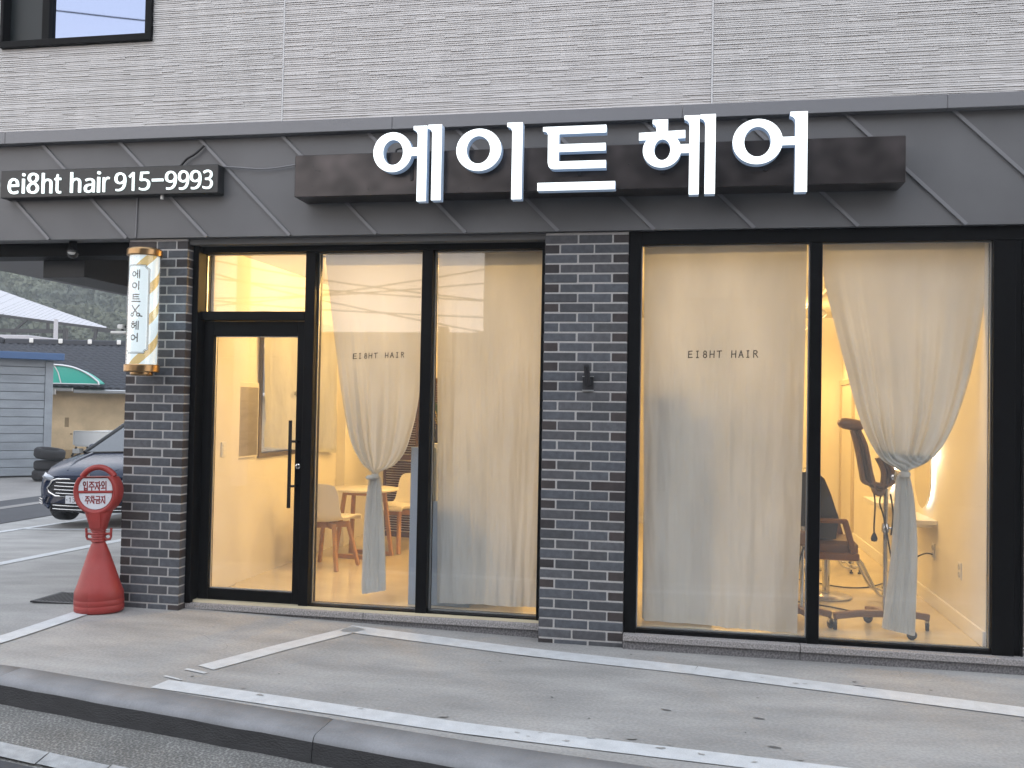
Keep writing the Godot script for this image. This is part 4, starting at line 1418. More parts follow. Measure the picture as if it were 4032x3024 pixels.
func make_furniture() -> void:
	var fy := 0.118
	var s: SurfaceTool
	# dining chairs
	var ch := thing("dining_chair", "white moulded chair with wooden legs seen from behind, nearest the door", "chair", Vector3(-3.24, fy, -1.77), deg_to_rad(171), "white moulded chairs with wooden legs")
	s = S()
	shell_sheet(s, chair_point, 14, 26, 0.014)
	part("seat_shell", s, mm.chair_white, ch)
	s = S()
	cb(s, Vector3(0, 0.456, 0.03), Vector3(0.36, 0.03, 0.34), 0.014)
	part("cushion", s, mm.chair_white, ch)
	for e in [[-1, -1], [1, -1], [1, 1], [-1, 1]]:
		s = S()
		bar(s, Vector3(e[0] * 0.125, 0.41, e[1] * 0.12), Vector3(e[0] * 0.205, 0.0, e[1] * 0.2), 0.042, 0.03, 0.006)
		part("leg", s, mm.wood, ch)
	s = S()
	bar(s, Vector3(-0.13, 0.385, -0.12), Vector3(0.13, 0.385, 0.12), 0.04, 0.05)
	bar(s, Vector3(-0.13, 0.3845, 0.12), Vector3(0.13, 0.3845, -0.12), 0.04, 0.049)
	part("cross_rail", s, mm.wood, ch)
	copy(ch, "white moulded chair with wooden legs facing the viewer behind the round table", Vector3(-2.93, fy, -2.92), deg_to_rad(-28))
	# round table
	var t := thing("round_table", "small round white table on a wooden trestle between the two white chairs", "table", Vector3(-3.13, fy, -2.42), deg_to_rad(-8))
	s = S()
	lathe(s, [Vector2(0.0, 0.645), Vector2(0.3, 0.645), Vector2(0.33, 0.655), Vector2(0.335, 0.665), Vector2(0.33, 0.672), Vector2(0.0, 0.673)], 44)
	part("tabletop", s, mm.chair_white, t)
	for e in [[-1, -1], [1, -1], [1, 1], [-1, 1]]:
		s = S()
		bar(s, Vector3(e[0] * 0.165, 0.645, e[1] * 0.09), Vector3(e[0] * 0.225, 0.0, e[1] * 0.16), 0.036, 0.036, 0.004)
		part("leg", s, mm.wood, t)
	for e in [[-0.24, -0.16, 0.24, -0.16, 0.02], [-0.24, 0.16, 0.24, 0.16, 0.02], [-0.17, -0.09, 0.17, -0.09, 0.622], [-0.17, 0.09, 0.17, 0.09, 0.622]]:
		s = S()
		bar(s, Vector3(e[0], e[4], e[1]), Vector3(e[2], e[4], e[3]), 0.034, 0.038, 0.003)
		part("rail", s, mm.wood, t)
	# louvred screen
	var sc := thing("folding_screen", "dark brown louvred folding screen at the back of the salon", "screen", Vector3(-2.6, fy, -3.86))
	var sm := box_mesh(-0.19, 0.19, -0.012, 0.012, -0.004, 0.004, 0.001)
	for k in 3:
		var px := -0.62 + k * 0.44
		var zt := 0.05 * (1 if k % 2 else -1)
		var fr := put("screen_panel", box_mesh(-0.215, -0.19, 0, 1.8, -0.014, 0.014, 0.003), mm.dark_wood, sc, Vector3(px, 0, 0))
		fr.rotation.y = zt * 4
		put("stile", box_mesh(0.19, 0.215, 0, 1.8, -0.014, 0.014, 0.003), mm.dark_wood, fr)
		for y in [0.03, 0.9, 1.77]:
			put("rail", box_mesh(-0.19, 0.19, y - 0.03, y + 0.03, -0.013, 0.013, 0.003), mm.dark_wood, fr)
		for i in 62:
			var y := 0.08 + i * 0.0273
			if absf(y - 0.9) < 0.04: continue
			var sl := put("slat", sm, mm.dark_wood, fr, Vector3(0, y, 0))
			sl.rotation.x = 0.7
	# counter
	var ct := thing("reception_counter", "blue grey reception counter with a tall end panel behind the left bay glass", "counter", Vector3(-1.9, fy, -0.4))
	put("end_panel", box_mesh(-0.16, 0.02, 0.0, 1.178, -0.05, 0.0, 0.004), mm.blue_grey, ct)
	put("front_panel", box_mesh(0.02, 0.31, 0.0, 0.775, -0.5, -0.002, 0.004), mm.blue_grey, ct)
	put("return_panel", box_mesh(0.311, 0.62, 0.0, 0.76, -0.55, -0.2, 0.004), mm.blue_grey, ct)
	put("white_edge", box_mesh(0.0225, 0.038, 0.776, 1.17, -0.3, -0.03, 0.003), mm.white_plastic, ct)
	var vs := thing("flower_vase", "vase of yellow flowers standing on a white stand behind the left bay curtain", "plant", Vector3(-2.06, fy, -1.2))
	put("stand", box_mesh(-0.1, 0.1, 0.0, 1.18, -0.1, 0.1, 0.004), mm.white_plastic, vs)
	s = S()
	lathe(s, [Vector2(0.0, 1.181), Vector2(0.04, 1.181), Vector2(0.05, 1.24), Vector2(0.03, 1.31), Vector2(0.035, 1.33)], 16)
	part("vase", s, mm.dark_steel, vs)
	for i in 16:
		s = S()
		var a := rng.randf() * TAU
		var tip := Vector3(cos(a) * rng.randf_range(0.03, 0.1), rng.randf_range(1.38, 1.56), sin(a) * rng.randf_range(0.03, 0.1))
		tube(s, [Vector3(0, 1.3, 0), tip], 0.002, 4)
		var w := rng.randf_range(0.012, 0.022)
		var side := Vector3(-sin(a), 0, cos(a)) * w
		var up2 := tip + Vector3(cos(a) * 0.03, 0.06, sin(a) * 0.03)
		tri(s, tip - Vector3(0, 0.03, 0), tip + side, up2)
		tri(s, tip - Vector3(0, 0.03, 0), up2, tip - side)
		part("stem", s, mm.leaf if i % 3 else mm.petal, vs)
	# unseen cabinet that darkens the straight curtain from behind
	var cab := thing("unseen_cabinet", "unseen tall grey cabinet darkening the wide straight curtain from behind", "cabinet", Vector3(-0.15, fy, -0.57))
	put("cabinet_body", box_mesh(-0.17, 0.16, 0.0, 1.7, -0.3, 0.17, 0.004), mm.grey_board, cab)
	put("side_unit", box_mesh(0.161, 0.33, 0.0, 1.68, -0.3, 0.02, 0.004), mm.grey_board, cab)
	# hair dryer on its stand
	var st := thing("hair_dryer_stand", "brown wheeled hair processor stand with a U shaped hose bundle and chrome pole", "hair dryer", Vector3(1.335, fy, -0.46))
	make_stand_base(st, [Vector2(-0.345, 0.06), Vector2(-0.07, -0.24), Vector2(0.3, -0.07), Vector2(0.13, 0.24)])
	s = S()
	tube(s, [Vector3(0, 0.1, 0), Vector3(0, 0.98, 0)], 0.0155, 14)
	part("pole", s, mm.chrome, st)
	s = S()
	lathe(s, [Vector2(0.024, 0.675), Vector2(0.026, 0.68), Vector2(0.026, 0.73), Vector2(0.022, 0.735)], 18)
	tube(s, [Vector3(0.02, 0.705, 0), Vector3(0.05, 0.705, 0.01)], 0.01, 8)
	part("clamp", s, mm.chrome, st)
	s = S()
	lathe(s, [Vector2(0.0, -0.05), Vector2(0.035, -0.038), Vector2(0.05, 0.0), Vector2(0.035, 0.038), Vector2(0.0, 0.05)], 18, Vector3(0.055, 1.06, 0))
	part("joint_ball", s, mm.chrome, st)
	for i in 9:
		s = S()
		var o := (i % 3 - 1) * 0.028
		var dz := (i / 3 - 1) * 0.026
		var path := [Vector3(-0.205 + o * 0.7, 1.375, dz), Vector3(-0.165 + o, 1.26, dz), Vector3(-0.135 + o, 1.1, dz), Vector3(-0.115 + o, 1.02, dz), Vector3(-0.07, 0.978 - o * 1.0, dz), Vector3(-0.03, 0.972 - o * 1.0, dz), Vector3(0.01 - o, 1.02, dz), Vector3(0.01 - o, 1.1, dz), Vector3(-0.03 - o, 1.19, dz)]
		tube(s, smooth_path(path, 5), 0.0155, 8)
		part("hose", s, mm.hose_dark if i % 2 else mm.hose, st)
	s = S()
	rows_blob(s, Vector3(-0.235, 1.415, 0), Vector3(0.085, 0.045, 0.07), deg_to_rad(-8))
	part("head_clip", s, mm.brown_gloss, st)
	for pth in [[Vector3(-0.086, 0.975, 0.02), Vector3(-0.074, 0.87, 0.02), Vector3(-0.079, 0.72, 0.02), Vector3(-0.078, 0.66, 0.02)], [Vector3(-0.03, 0.96, 0.03), Vector3(-0.045, 0.88, 0.03), Vector3(-0.018, 0.78, 0.03), Vector3(0.03, 0.52, 0.03), Vector3(0.05, 0.4, 0.0)], [Vector3(0.03, 0.94, 0.0), Vector3(0.045, 0.8, 0.02), Vector3(0.03, 0.66, 0.03)]]:
		s = S()
		tube(s, smooth_path(pth, 5), 0.006, 6)
		part("cord", s, mm.black, st)
	s = S()
	lathe(s, [Vector2(0.0, -0.03), Vector2(0.018, -0.026), Vector2(0.023, -0.008), Vector2(0.017, 0.012), Vector2(0.008, 0.03)], 14, Vector3(-0.078, 0.64, 0.02))
	part("plug", s, mm.black, st)
	# second stand, mostly behind the mullion
	var st2 := thing("trolley_stand", "small brown wheeled stand half hidden behind the window mullion", "stand", Vector3(0.78, fy, -0.42), deg_to_rad(12))
	make_stand_base(st2, [Vector2(-0.2, 0.0), Vector2(0.0, -0.2), Vector2(0.2, 0.02), Vector2(0.02, 0.2)])
	s = S()
	tube(s, [Vector3(0, 0.1, 0), Vector3(0, 0.7, 0)], 0.013, 12)
	part("pole", s, mm.chrome, st2)
	s = S()
	cb(s, Vector3(-0.03, 0.62, 0), Vector3(0.1, 0.1, 0.12), 0.012)
	part("control_box", s, mm.brown_gloss, st2)
	for pth in [[Vector3(-0.02, 0.6, 0.03), Vector3(-0.1, 0.45, 0.05), Vector3(-0.06, 0.3, 0.03), Vector3(-0.12, 0.2, 0.05)], [Vector3(0.0, 0.56, 0.03), Vector3(-0.06, 0.4, 0.06), Vector3(-0.09, 0.24, 0.05)]]:
		s = S()
		tube(s, smooth_path(pth, 5), 0.006, 6)
		part("cord", s, mm.black, st2)
	# salon chairs
	var sa := thing("salon_chair", "brown salon chair with wooden arms and dark back, nearest the window", "chair", Vector3(1.1, fy, -1.6), 0.0, "brown salon chairs facing the mirrors")
	s = S()
	prism(s, [Vector2(-0.34, 1.0), Vector2(-0.12, 1.03), Vector2(-0.05, 0.97), Vector2(0.0, 0.85), Vector2(0.06, 0.66), Vector2(0.04, 0.5), Vector2(-0.2, 0.49)], -0.24, 0.24)
	part("backrest", s, mm.leather, sa)
	s = S()
	cb(s, Vector3(-0.04, 0.42, 0), Vector3(0.5, 0.13, 0.5), 0.03)
	part("seat", s, mm.seat_brown, sa)
	for z in [-0.27, 0.27]:
		s = S()
		cb(s, Vector3(-0.03, 0.645, z), Vector3(0.3, 0.035, 0.05), 0.008)
		bar(s, Vector3(0.1, 0.65, z), Vector3(0.17, 0.4, z), 0.045, 0.045, 0.006)
		bar(s, Vector3(-0.14, 0.64, z), Vector3(-0.14, 0.36, z), 0.045, 0.045, 0.006)
		cb(s, Vector3(0.0, 0.37, z), Vector3(0.42, 0.06, 0.045), 0.01)
		part("arm", s, mm.chair_wood, sa)
	s = S()
	lathe(s, [Vector2(0.0, 0.001), Vector2(0.2, 0.001), Vector2(0.205, 0.006), Vector2(0.19, 0.016), Vector2(0.05, 0.024), Vector2(0.035, 0.03)], 36)
	part("base_plate", s, mm.steel, sa)
	s = S()
	tube(s, [Vector3(0, 0.02, 0), Vector3(0, 0.35, 0)], 0.03, 16)
	part("column", s, mm.chrome, sa)
	for z in [-0.17, 0.17]:
		s = S()
		tube(s, smooth_path([Vector3(0.2, 0.36, z), Vector3(0.25, 0.3, z), Vector3(0.36, 0.09, z), Vector3(0.42, 0.055, z), Vector3(0.5, 0.055, z)], 5), 0.012, 8)
		part("footrest_tube", s, mm.chrome, sa)
	s = S()
	var ring := []
	for k in 16:
		ring.append(Vector3(0.5 + cos(TAU * k / 16) * 0.07, 0.075, sin(TAU * k / 16) * 0.2))
	tube(s, ring, 0.012, 8, true)
	part("footrest", s, mm.chrome, sa)
	for p in [Vector2(0.46, -0.12), Vector2(0.53, 0.12), Vector2(0.46, 0.12)]:
		s = S()
		tube(s, [Vector3(p.x, 0.07, p.y), Vector3(p.x, 0.014, p.y)], 0.006, 8)
		tube(s, [Vector3(p.x, 0.014, p.y), Vector3(p.x, 0.0, p.y)], 0.016, 10)
		part("foot", s, mm.black, sa)
	copy(sa, "second brown salon chair further back, only its chrome footrest showing", Vector3(1.05, fy, -3.0), deg_to_rad(-6))
	# cords on the floor
	for c in [["black cord looping on the floor beside the salon chair base", [Vector3(0.85, fy + 0.006, -1.3), Vector3(1.05, fy + 0.006, -1.18), Vector3(1.2, fy + 0.006, -1.05), Vector3(1.32, fy + 0.006, -0.9)]],
			["thin black cord on the floor running towards the right wall", [Vector3(0.9, fy + 0.006, -2.4), Vector3(1.1, fy + 0.006, -2.2), Vector3(1.3, fy + 0.006, -2.05), Vector3(1.5, fy + 0.006, -2.1), Vector3(1.7, fy + 0.01, -2.35)]],
			["black power cord plugged into the outlet under the wall shelf", [Vector3(1.875, 0.52, -1.45), Vector3(1.82, 0.525, -1.44), Vector3(1.74, 0.49, -1.4), Vector3(1.66, 0.4, -1.3), Vector3(1.6, 0.2, -1.1), Vector3(1.5, 0.125, -0.9), Vector3(1.36, 0.2, -0.5)]]]:
		s = S()
		tube(s, smooth_path(c[1], 6), 0.0055, 6)
		tag(part("floor_cable", s, mm.black), c[0], "cord")

func rows_blob(s: SurfaceTool, c: Vector3, r: Vector3, roll: float) -> void:
	var rows := []
	var b := Basis(Vector3(0, 0, 1), roll)
	for i in 11:
		var a := PI * i / 10.0
		var row := []
		for k in 17:
			var q := TAU * k / 16.0
			row.append(c + b * (Vector3(-cos(a), sin(a) * cos(q), sin(a) * sin(q)) * r * (1.0 + 0.1 * sin(a * 3.0))))
		rows.append(row)
	grid(s, rows)

func make_stand_base(o: Node3D, ends: Array) -> void:
	for e in ends:
		var s := S()
		var d := Vector3(e.x, 0, e.y)
		bar(s, Vector3(0, 0.118, 0), d * 0.55 + Vector3(0, 0.115, 0), 0.05, 0.045, 0.006)
		bar(s, d * 0.52 + Vector3(0, 0.115, 0), d + Vector3(0, 0.095, 0), 0.05, 0.043, 0.006)
		var leg := part("leg", s, mm.brown_wood, o)
		s = S()
		var b := Basis(Vector3(0, 0, 1), PI / 2).rotated(Vector3.UP, e.angle())
		lathe(s, [Vector2(0.0, -0.013), Vector2(0.028, -0.013), Vector2(0.032, -0.008), Vector2(0.032, 0.008), Vector2(0.028, 0.013), Vector2(0.0, 0.013)], 18, d * 0.97 + Vector3(0, 0.032, 0), false, Vector3.ONE, b)
		part("caster", s, mm.black, leg)
		s = S()
		cb(s, d * 0.97 + Vector3(0, 0.056, 0), Vector3(0.03, 0.04, 0.036), 0.006)
		part("fork", s, mm.chrome, leg)

# ---------------------------------------------------------------- the parked car
func bend(p: Vector3) -> Vector3:   # the nose curves back towards its corners
	return Vector3(p.x, p.y, p.z - 0.36 * p.x * p.x * clampf(1.0 + p.z / 1.2, 0.0, 1.0))

func wheel(parent: Node3D, at: Vector3) -> void:
	var s := S()
	var b := Basis(Vector3(0, 0, 1), PI / 2)
	lathe(s, [Vector2(0.22, -0.11), Vector2(0.3, -0.112), Vector2(0.325, -0.095), Vector2(0.333, -0.06), Vector2(0.333, 0.06), Vector2(0.325, 0.095), Vector2(0.3, 0.112), Vector2(0.22, 0.11)], 36, at, false, Vector3.ONE, b)
	var w := part("wheel", s, mm.rubber, parent)
	s = S()
	lathe(s, [Vector2(0.0, -0.06), Vector2(0.05, -0.07), Vector2(0.2, -0.09), Vector2(0.225, -0.105), Vector2(0.225, 0.105), Vector2(0.2, 0.09), Vector2(0.05, 0.07), Vector2(0.0, 0.06)], 24, at, false, Vector3.ONE, b)
	part("rim", s, mm.alu, w)

func make_car() -> void:
	var c := thing("parked_car", "dark blue grey sedan parked facing out behind the red no parking post", "car", Vector3(-8.3, -0.207, -5.46), deg_to_rad(6.5))
	var st := [
		[0.0, [0.24, 0.30, 0.40, 0.52, 0.62, 0.70, 0.735, 0.745], [0.0, 0.62, 0.7, 0.72, 0.7, 0.62, 0.4, 0.0]],
		[-0.06, [0.2, 0.27, 0.38, 0.52, 0.66, 0.76, 0.79, 0.80], [0.0, 0.72, 0.8, 0.82, 0.79, 0.68, 0.4, 0.0]],
		[-0.22, [0.18, 0.24, 0.36, 0.52, 0.68, 0.81, 0.845, 0.855], [0.0, 0.78, 0.88, 0.895, 0.86, 0.72, 0.42, 0.0]],
		[-0.5, [0.17, 0.22, 0.36, 0.54, 0.74, 0.87, 0.90, 0.91], [0.0, 0.8, 0.91, 0.925, 0.88, 0.74, 0.44, 0.0]],
		[-0.95, [0.17, 0.22, 0.36, 0.58, 0.82, 0.925, 0.95, 0.965], [0.0, 0.8, 0.915, 0.935, 0.89, 0.75, 0.45, 0.0]],
		[-1.45, [0.17, 0.22, 0.36, 0.6, 0.88, 0.965, 1.0, 1.02], [0.0, 0.8, 0.915, 0.935, 0.89, 0.77, 0.46, 0.0]],
		[-2.6, [0.17, 0.22, 0.36, 0.62, 0.93, 0.985, 1.0, 1.0], [0.0, 0.8, 0.915, 0.94, 0.88, 0.76, 0.46, 0.0]],
		[-4.0, [0.18, 0.24, 0.38, 0.64, 0.94, 1.0, 1.03, 1.04], [0.0, 0.8, 0.91, 0.93, 0.87, 0.74, 0.46, 0.0]],
		[-4.75, [0.26, 0.3, 0.42, 0.66, 0.92, 0.99, 1.01, 1.02], [0.0, 0.7, 0.8, 0.83, 0.8, 0.68, 0.4, 0.0]],
		[-4.85, [0.34, 0.38, 0.46, 0.66, 0.86, 0.92, 0.94, 0.95], [0.0, 0.6, 0.7, 0.74, 0.72, 0.6, 0.36, 0.0]]]
	var rows := []
	for i in st.size():
		var row := []
		for sd in [1, -1]:
			var ks := range(8) if sd == 1 else range(6, 0, -1)
			for k in ks:
				row.append(bend(Vector3(sd * st[i][2][k], st[i][1][k] + (0.012 if k == 5 and i > 1 and i < 6 else 0.0), st[i][0])))
		row.append(row[0])
		rows.append(row)
	var s := S()
	grid(s, rows, true)
	for e in [0, st.size() - 1]:
		var ctr := Vector3(0, 0.55, st[e][0])
		for k in rows[e].size() - 1:
			to(s, ctr, rows[e][k], rows[e][k + 1], Vector3(0, 0.55, -2.4))
	part("body", s, mm.car_paint, c)
	# cabin glass, roof and posts
	s = S()
	var gl := [[-1.4, 1.0, 0.76], [-2.25, 1.40, 0.58], [-3.2, 1.40, 0.57], [-4.1, 1.02, 0.68]]
	for i in 3:
		var a: Array = gl[i]
		var b: Array = gl[i + 1]
		if i != 1: qo(s, Vector3(-a[2], a[1], a[0]), Vector3(a[2], a[1], a[0]), Vector3(b[2], b[1], b[0]), Vector3(-b[2], b[1], b[0]), Vector3(0, 0.8, -2.7))
	for sd in [1, -1]:
		qo(s, Vector3(sd * 0.77, 0.97, -1.4), Vector3(sd * 0.58, 1.395, -2.25), Vector3(sd * 0.57, 1.395, -3.2), Vector3(sd * 0.7, 1.0, -4.1), Vector3(0, 1.1, -2.7))
	part("window_glass", s, mm.car_glass, c)
	s = S()
	rows = []
	for e in [[-2.2, 1.385, 0.6], [-2.4, 1.44, 0.585], [-2.75, 1.465, 0.58], [-3.15, 1.44, 0.58], [-3.3, 1.38, 0.585]]:
		var row := []
		for k in 11:
			var u := k / 5.0 - 1.0
			row.append(Vector3(u * e[2], e[1] - 0.05 * u * u, e[0]))
		rows.append(row)
	grid(s, rows)
	part("roof", s, mm.car_paint, c)
	for sd in [1, -1]:
		s = S()
		tube(s, [Vector3(sd * 0.775, 0.99, -1.38), Vector3(sd * 0.59, 1.41, -2.26)], 0.028, 8)
		part("pillar_post", s, mm.black_gloss, c)
	s = S()
	tube(s, [bend(Vector3(-0.72, 0.985, -1.36)), bend(Vector3(0, 1.015, -1.3)), bend(Vector3(0.72, 0.985, -1.36))], 0.02, 8)
	part("wiper_cowl", s, mm.black_gloss, c)
	for sd in [1, -1]:
		s = S()
		rows_blob(s, Vector3(sd * 0.96, 1.03, -2.05), Vector3(0.1, 0.075, 0.07), 0.0)
		part("wing_mirror", s, mm.car_paint, c)
		# headlight: a swept back lens
		s = S()
		var q := [Vector3(sd * 0.5, 0.70, 0.012), Vector3(sd * 0.56, 0.655, 0.012), Vector3(sd * 0.72, 0.655, -0.02), Vector3(sd * 0.84, 0.69, -0.12), Vector3(sd * 0.87, 0.76, -0.3), Vector3(sd * 0.78, 0.755, -0.13), Vector3(sd * 0.62, 0.735, -0.02)]
		var ctr := bend(Vector3(sd * 0.7, 0.71, 0.03))
		for i in q.size():
			to(s, ctr, bend(q[i]), bend(q[(i + 1) % q.size()]), Vector3(0, 0.6, -1))
		part("headlight", s, mm.headlight, c)
		s = S()
		for r in 3:
			tube(s, [bend(Vector3(sd * 0.7, 0.385 - r * 0.035, 0.03)), bend(Vector3(sd * 0.82, 0.39 - r * 0.034, -0.03))], 0.008, 6)
		part("fog_lamp_trim", s, mm.chrome, c)
		s = S()
		tube(s, [bend(Vector3(sd * 0.62, 0.44, 0.03)), bend(Vector3(sd * 0.66, 0.34, 0.04)), bend(Vector3(sd * 0.56, 0.28, 0.05))], 0.022, 8)
		part("bumper_crease", s, mm.car_paint, c)
		s = S()
		tube(s, [bend(Vector3(sd * 0.34, 0.80, -0.1)), bend(Vector3(sd * 0.46, 0.9, -0.5)), bend(Vector3(sd * 0.58, 0.985, -1.25))], [0.012, 0.026, 0.02], 8)
		part("bonnet_crease", s, mm.car_paint, c)
	# grille with chrome surround and bars
	var gp := [Vector2(-0.62, 0.55), Vector2(-0.52, 0.66), Vector2(-0.44, 0.685), Vector2(0.44, 0.685), Vector2(0.52, 0.66), Vector2(0.62, 0.55), Vector2(0.58, 0.49), Vector2(0.46, 0.445), Vector2(-0.46, 0.445), Vector2(-0.58, 0.49)]
	s = S()
	for i in 12:
		var xa := -0.6 + i * 0.1
		var xb := xa + 0.1
		var ht := func(x: float) -> Vector2: return Vector2(lerpf(0.445, 0.54, clampf((absf(x) - 0.46) / 0.15, 0, 1)), lerpf(0.685, 0.56, clampf((absf(x) - 0.44) / 0.17, 0, 1)))
		var ya: Vector2 = ht.call(xa)
		var yb: Vector2 = ht.call(xb)
		qo(s, bend(Vector3(xa, ya.x, 0.014)), bend(Vector3(xb, yb.x, 0.014)), bend(Vector3(xb, yb.y, 0.014)), bend(Vector3(xa, ya.y, 0.014)), Vector3(0, 0.5, -1))
	var gr := part("grille", s, mm.black_gloss, c)
	s = S()
	var gpath := gp.map(func(p): return bend(Vector3(p.x, p.y, 0.022)))
	tube(s, gpath, 0.014, 8, true)
	part("surround", s, mm.chrome, gr)
	for i in 4:
		var y := 0.635 - i * 0.05
		var hw := 0.5 - 0.03 * absf(i - 1.5)
		s = S()
		var pth := []
		for k in 9:
			pth.append(bend(Vector3(lerpf(-hw, hw, k / 8.0), y, 0.022)))
		tube(s, pth, 0.0085, 6)
		part("bar", s, mm.chrome, gr)
	s = S()
	for i in 10:
		var xa := -0.55 + i * 0.11
		qo(s, bend(Vector3(xa, 0.23, 0.02)), bend(Vector3(xa + 0.11, 0.23, 0.02)), bend(Vector3(xa + 0.11, 0.345, 0.02)), bend(Vector3(xa, 0.345, 0.02)), Vector3(0, 0.5, -1))
	var lg := part("lower_grille", s, mm.black_gloss, c)
	for y in [0.265, 0.315]:
		s = S()
		var pth := []
		for k in 9:
			pth.append(bend(Vector3(lerpf(-0.5, 0.5, k / 8.0), y, 0.027)))
		tube(s, pth, 0.008, 6)
		part("bar", s, mm.chrome, lg)
	s = S()
	lathe(s, [Vector2(0.058, 0.0), Vector2(0.06, 0.008), Vector2(0.046, 0.012), Vector2(0.0, 0.013)], 24, Vector3(0, 0.742, 0.0), false, Vector3(1, 0.42, 1), Basis(Vector3.RIGHT, PI / 2))
	part("badge", s, mm.chrome, c)
	var np := group_part("number_plate", c)
	put("plate", box_mesh(-0.26, 0.26, 0.352, 0.462, 0.035, 0.045, 0.002), mm.plate_white, np)
	var font := SystemFont.new()
	font.font_names = PackedStringArray(["Droid Sans"])
	var tm := TextMesh.new()
	tm.text = "13"
	tm.font = font
	tm.font_size = 64
	tm.pixel_size = 0.0015
	tm.depth = 0.002
	var o := put("digits", tm, mm.black, np, Vector3(-0.165, 0.405, 0.046))
	o.rotation.y = 0.0
	s = S()
	lathe(s, [Vector2(0.008, 0.0), Vector2(0.0, 0.003)], 8, Vector3(-0.238, 0.405, 0.0455), false, Vector3.ONE, Basis(Vector3.RIGHT, PI / 2))
	part("screw", s, mm.black, np)
	for z in [-0.92, -3.72]:
		for x in [-0.78, 0.78]:
			wheel(c, Vector3(x, 0.333, z))

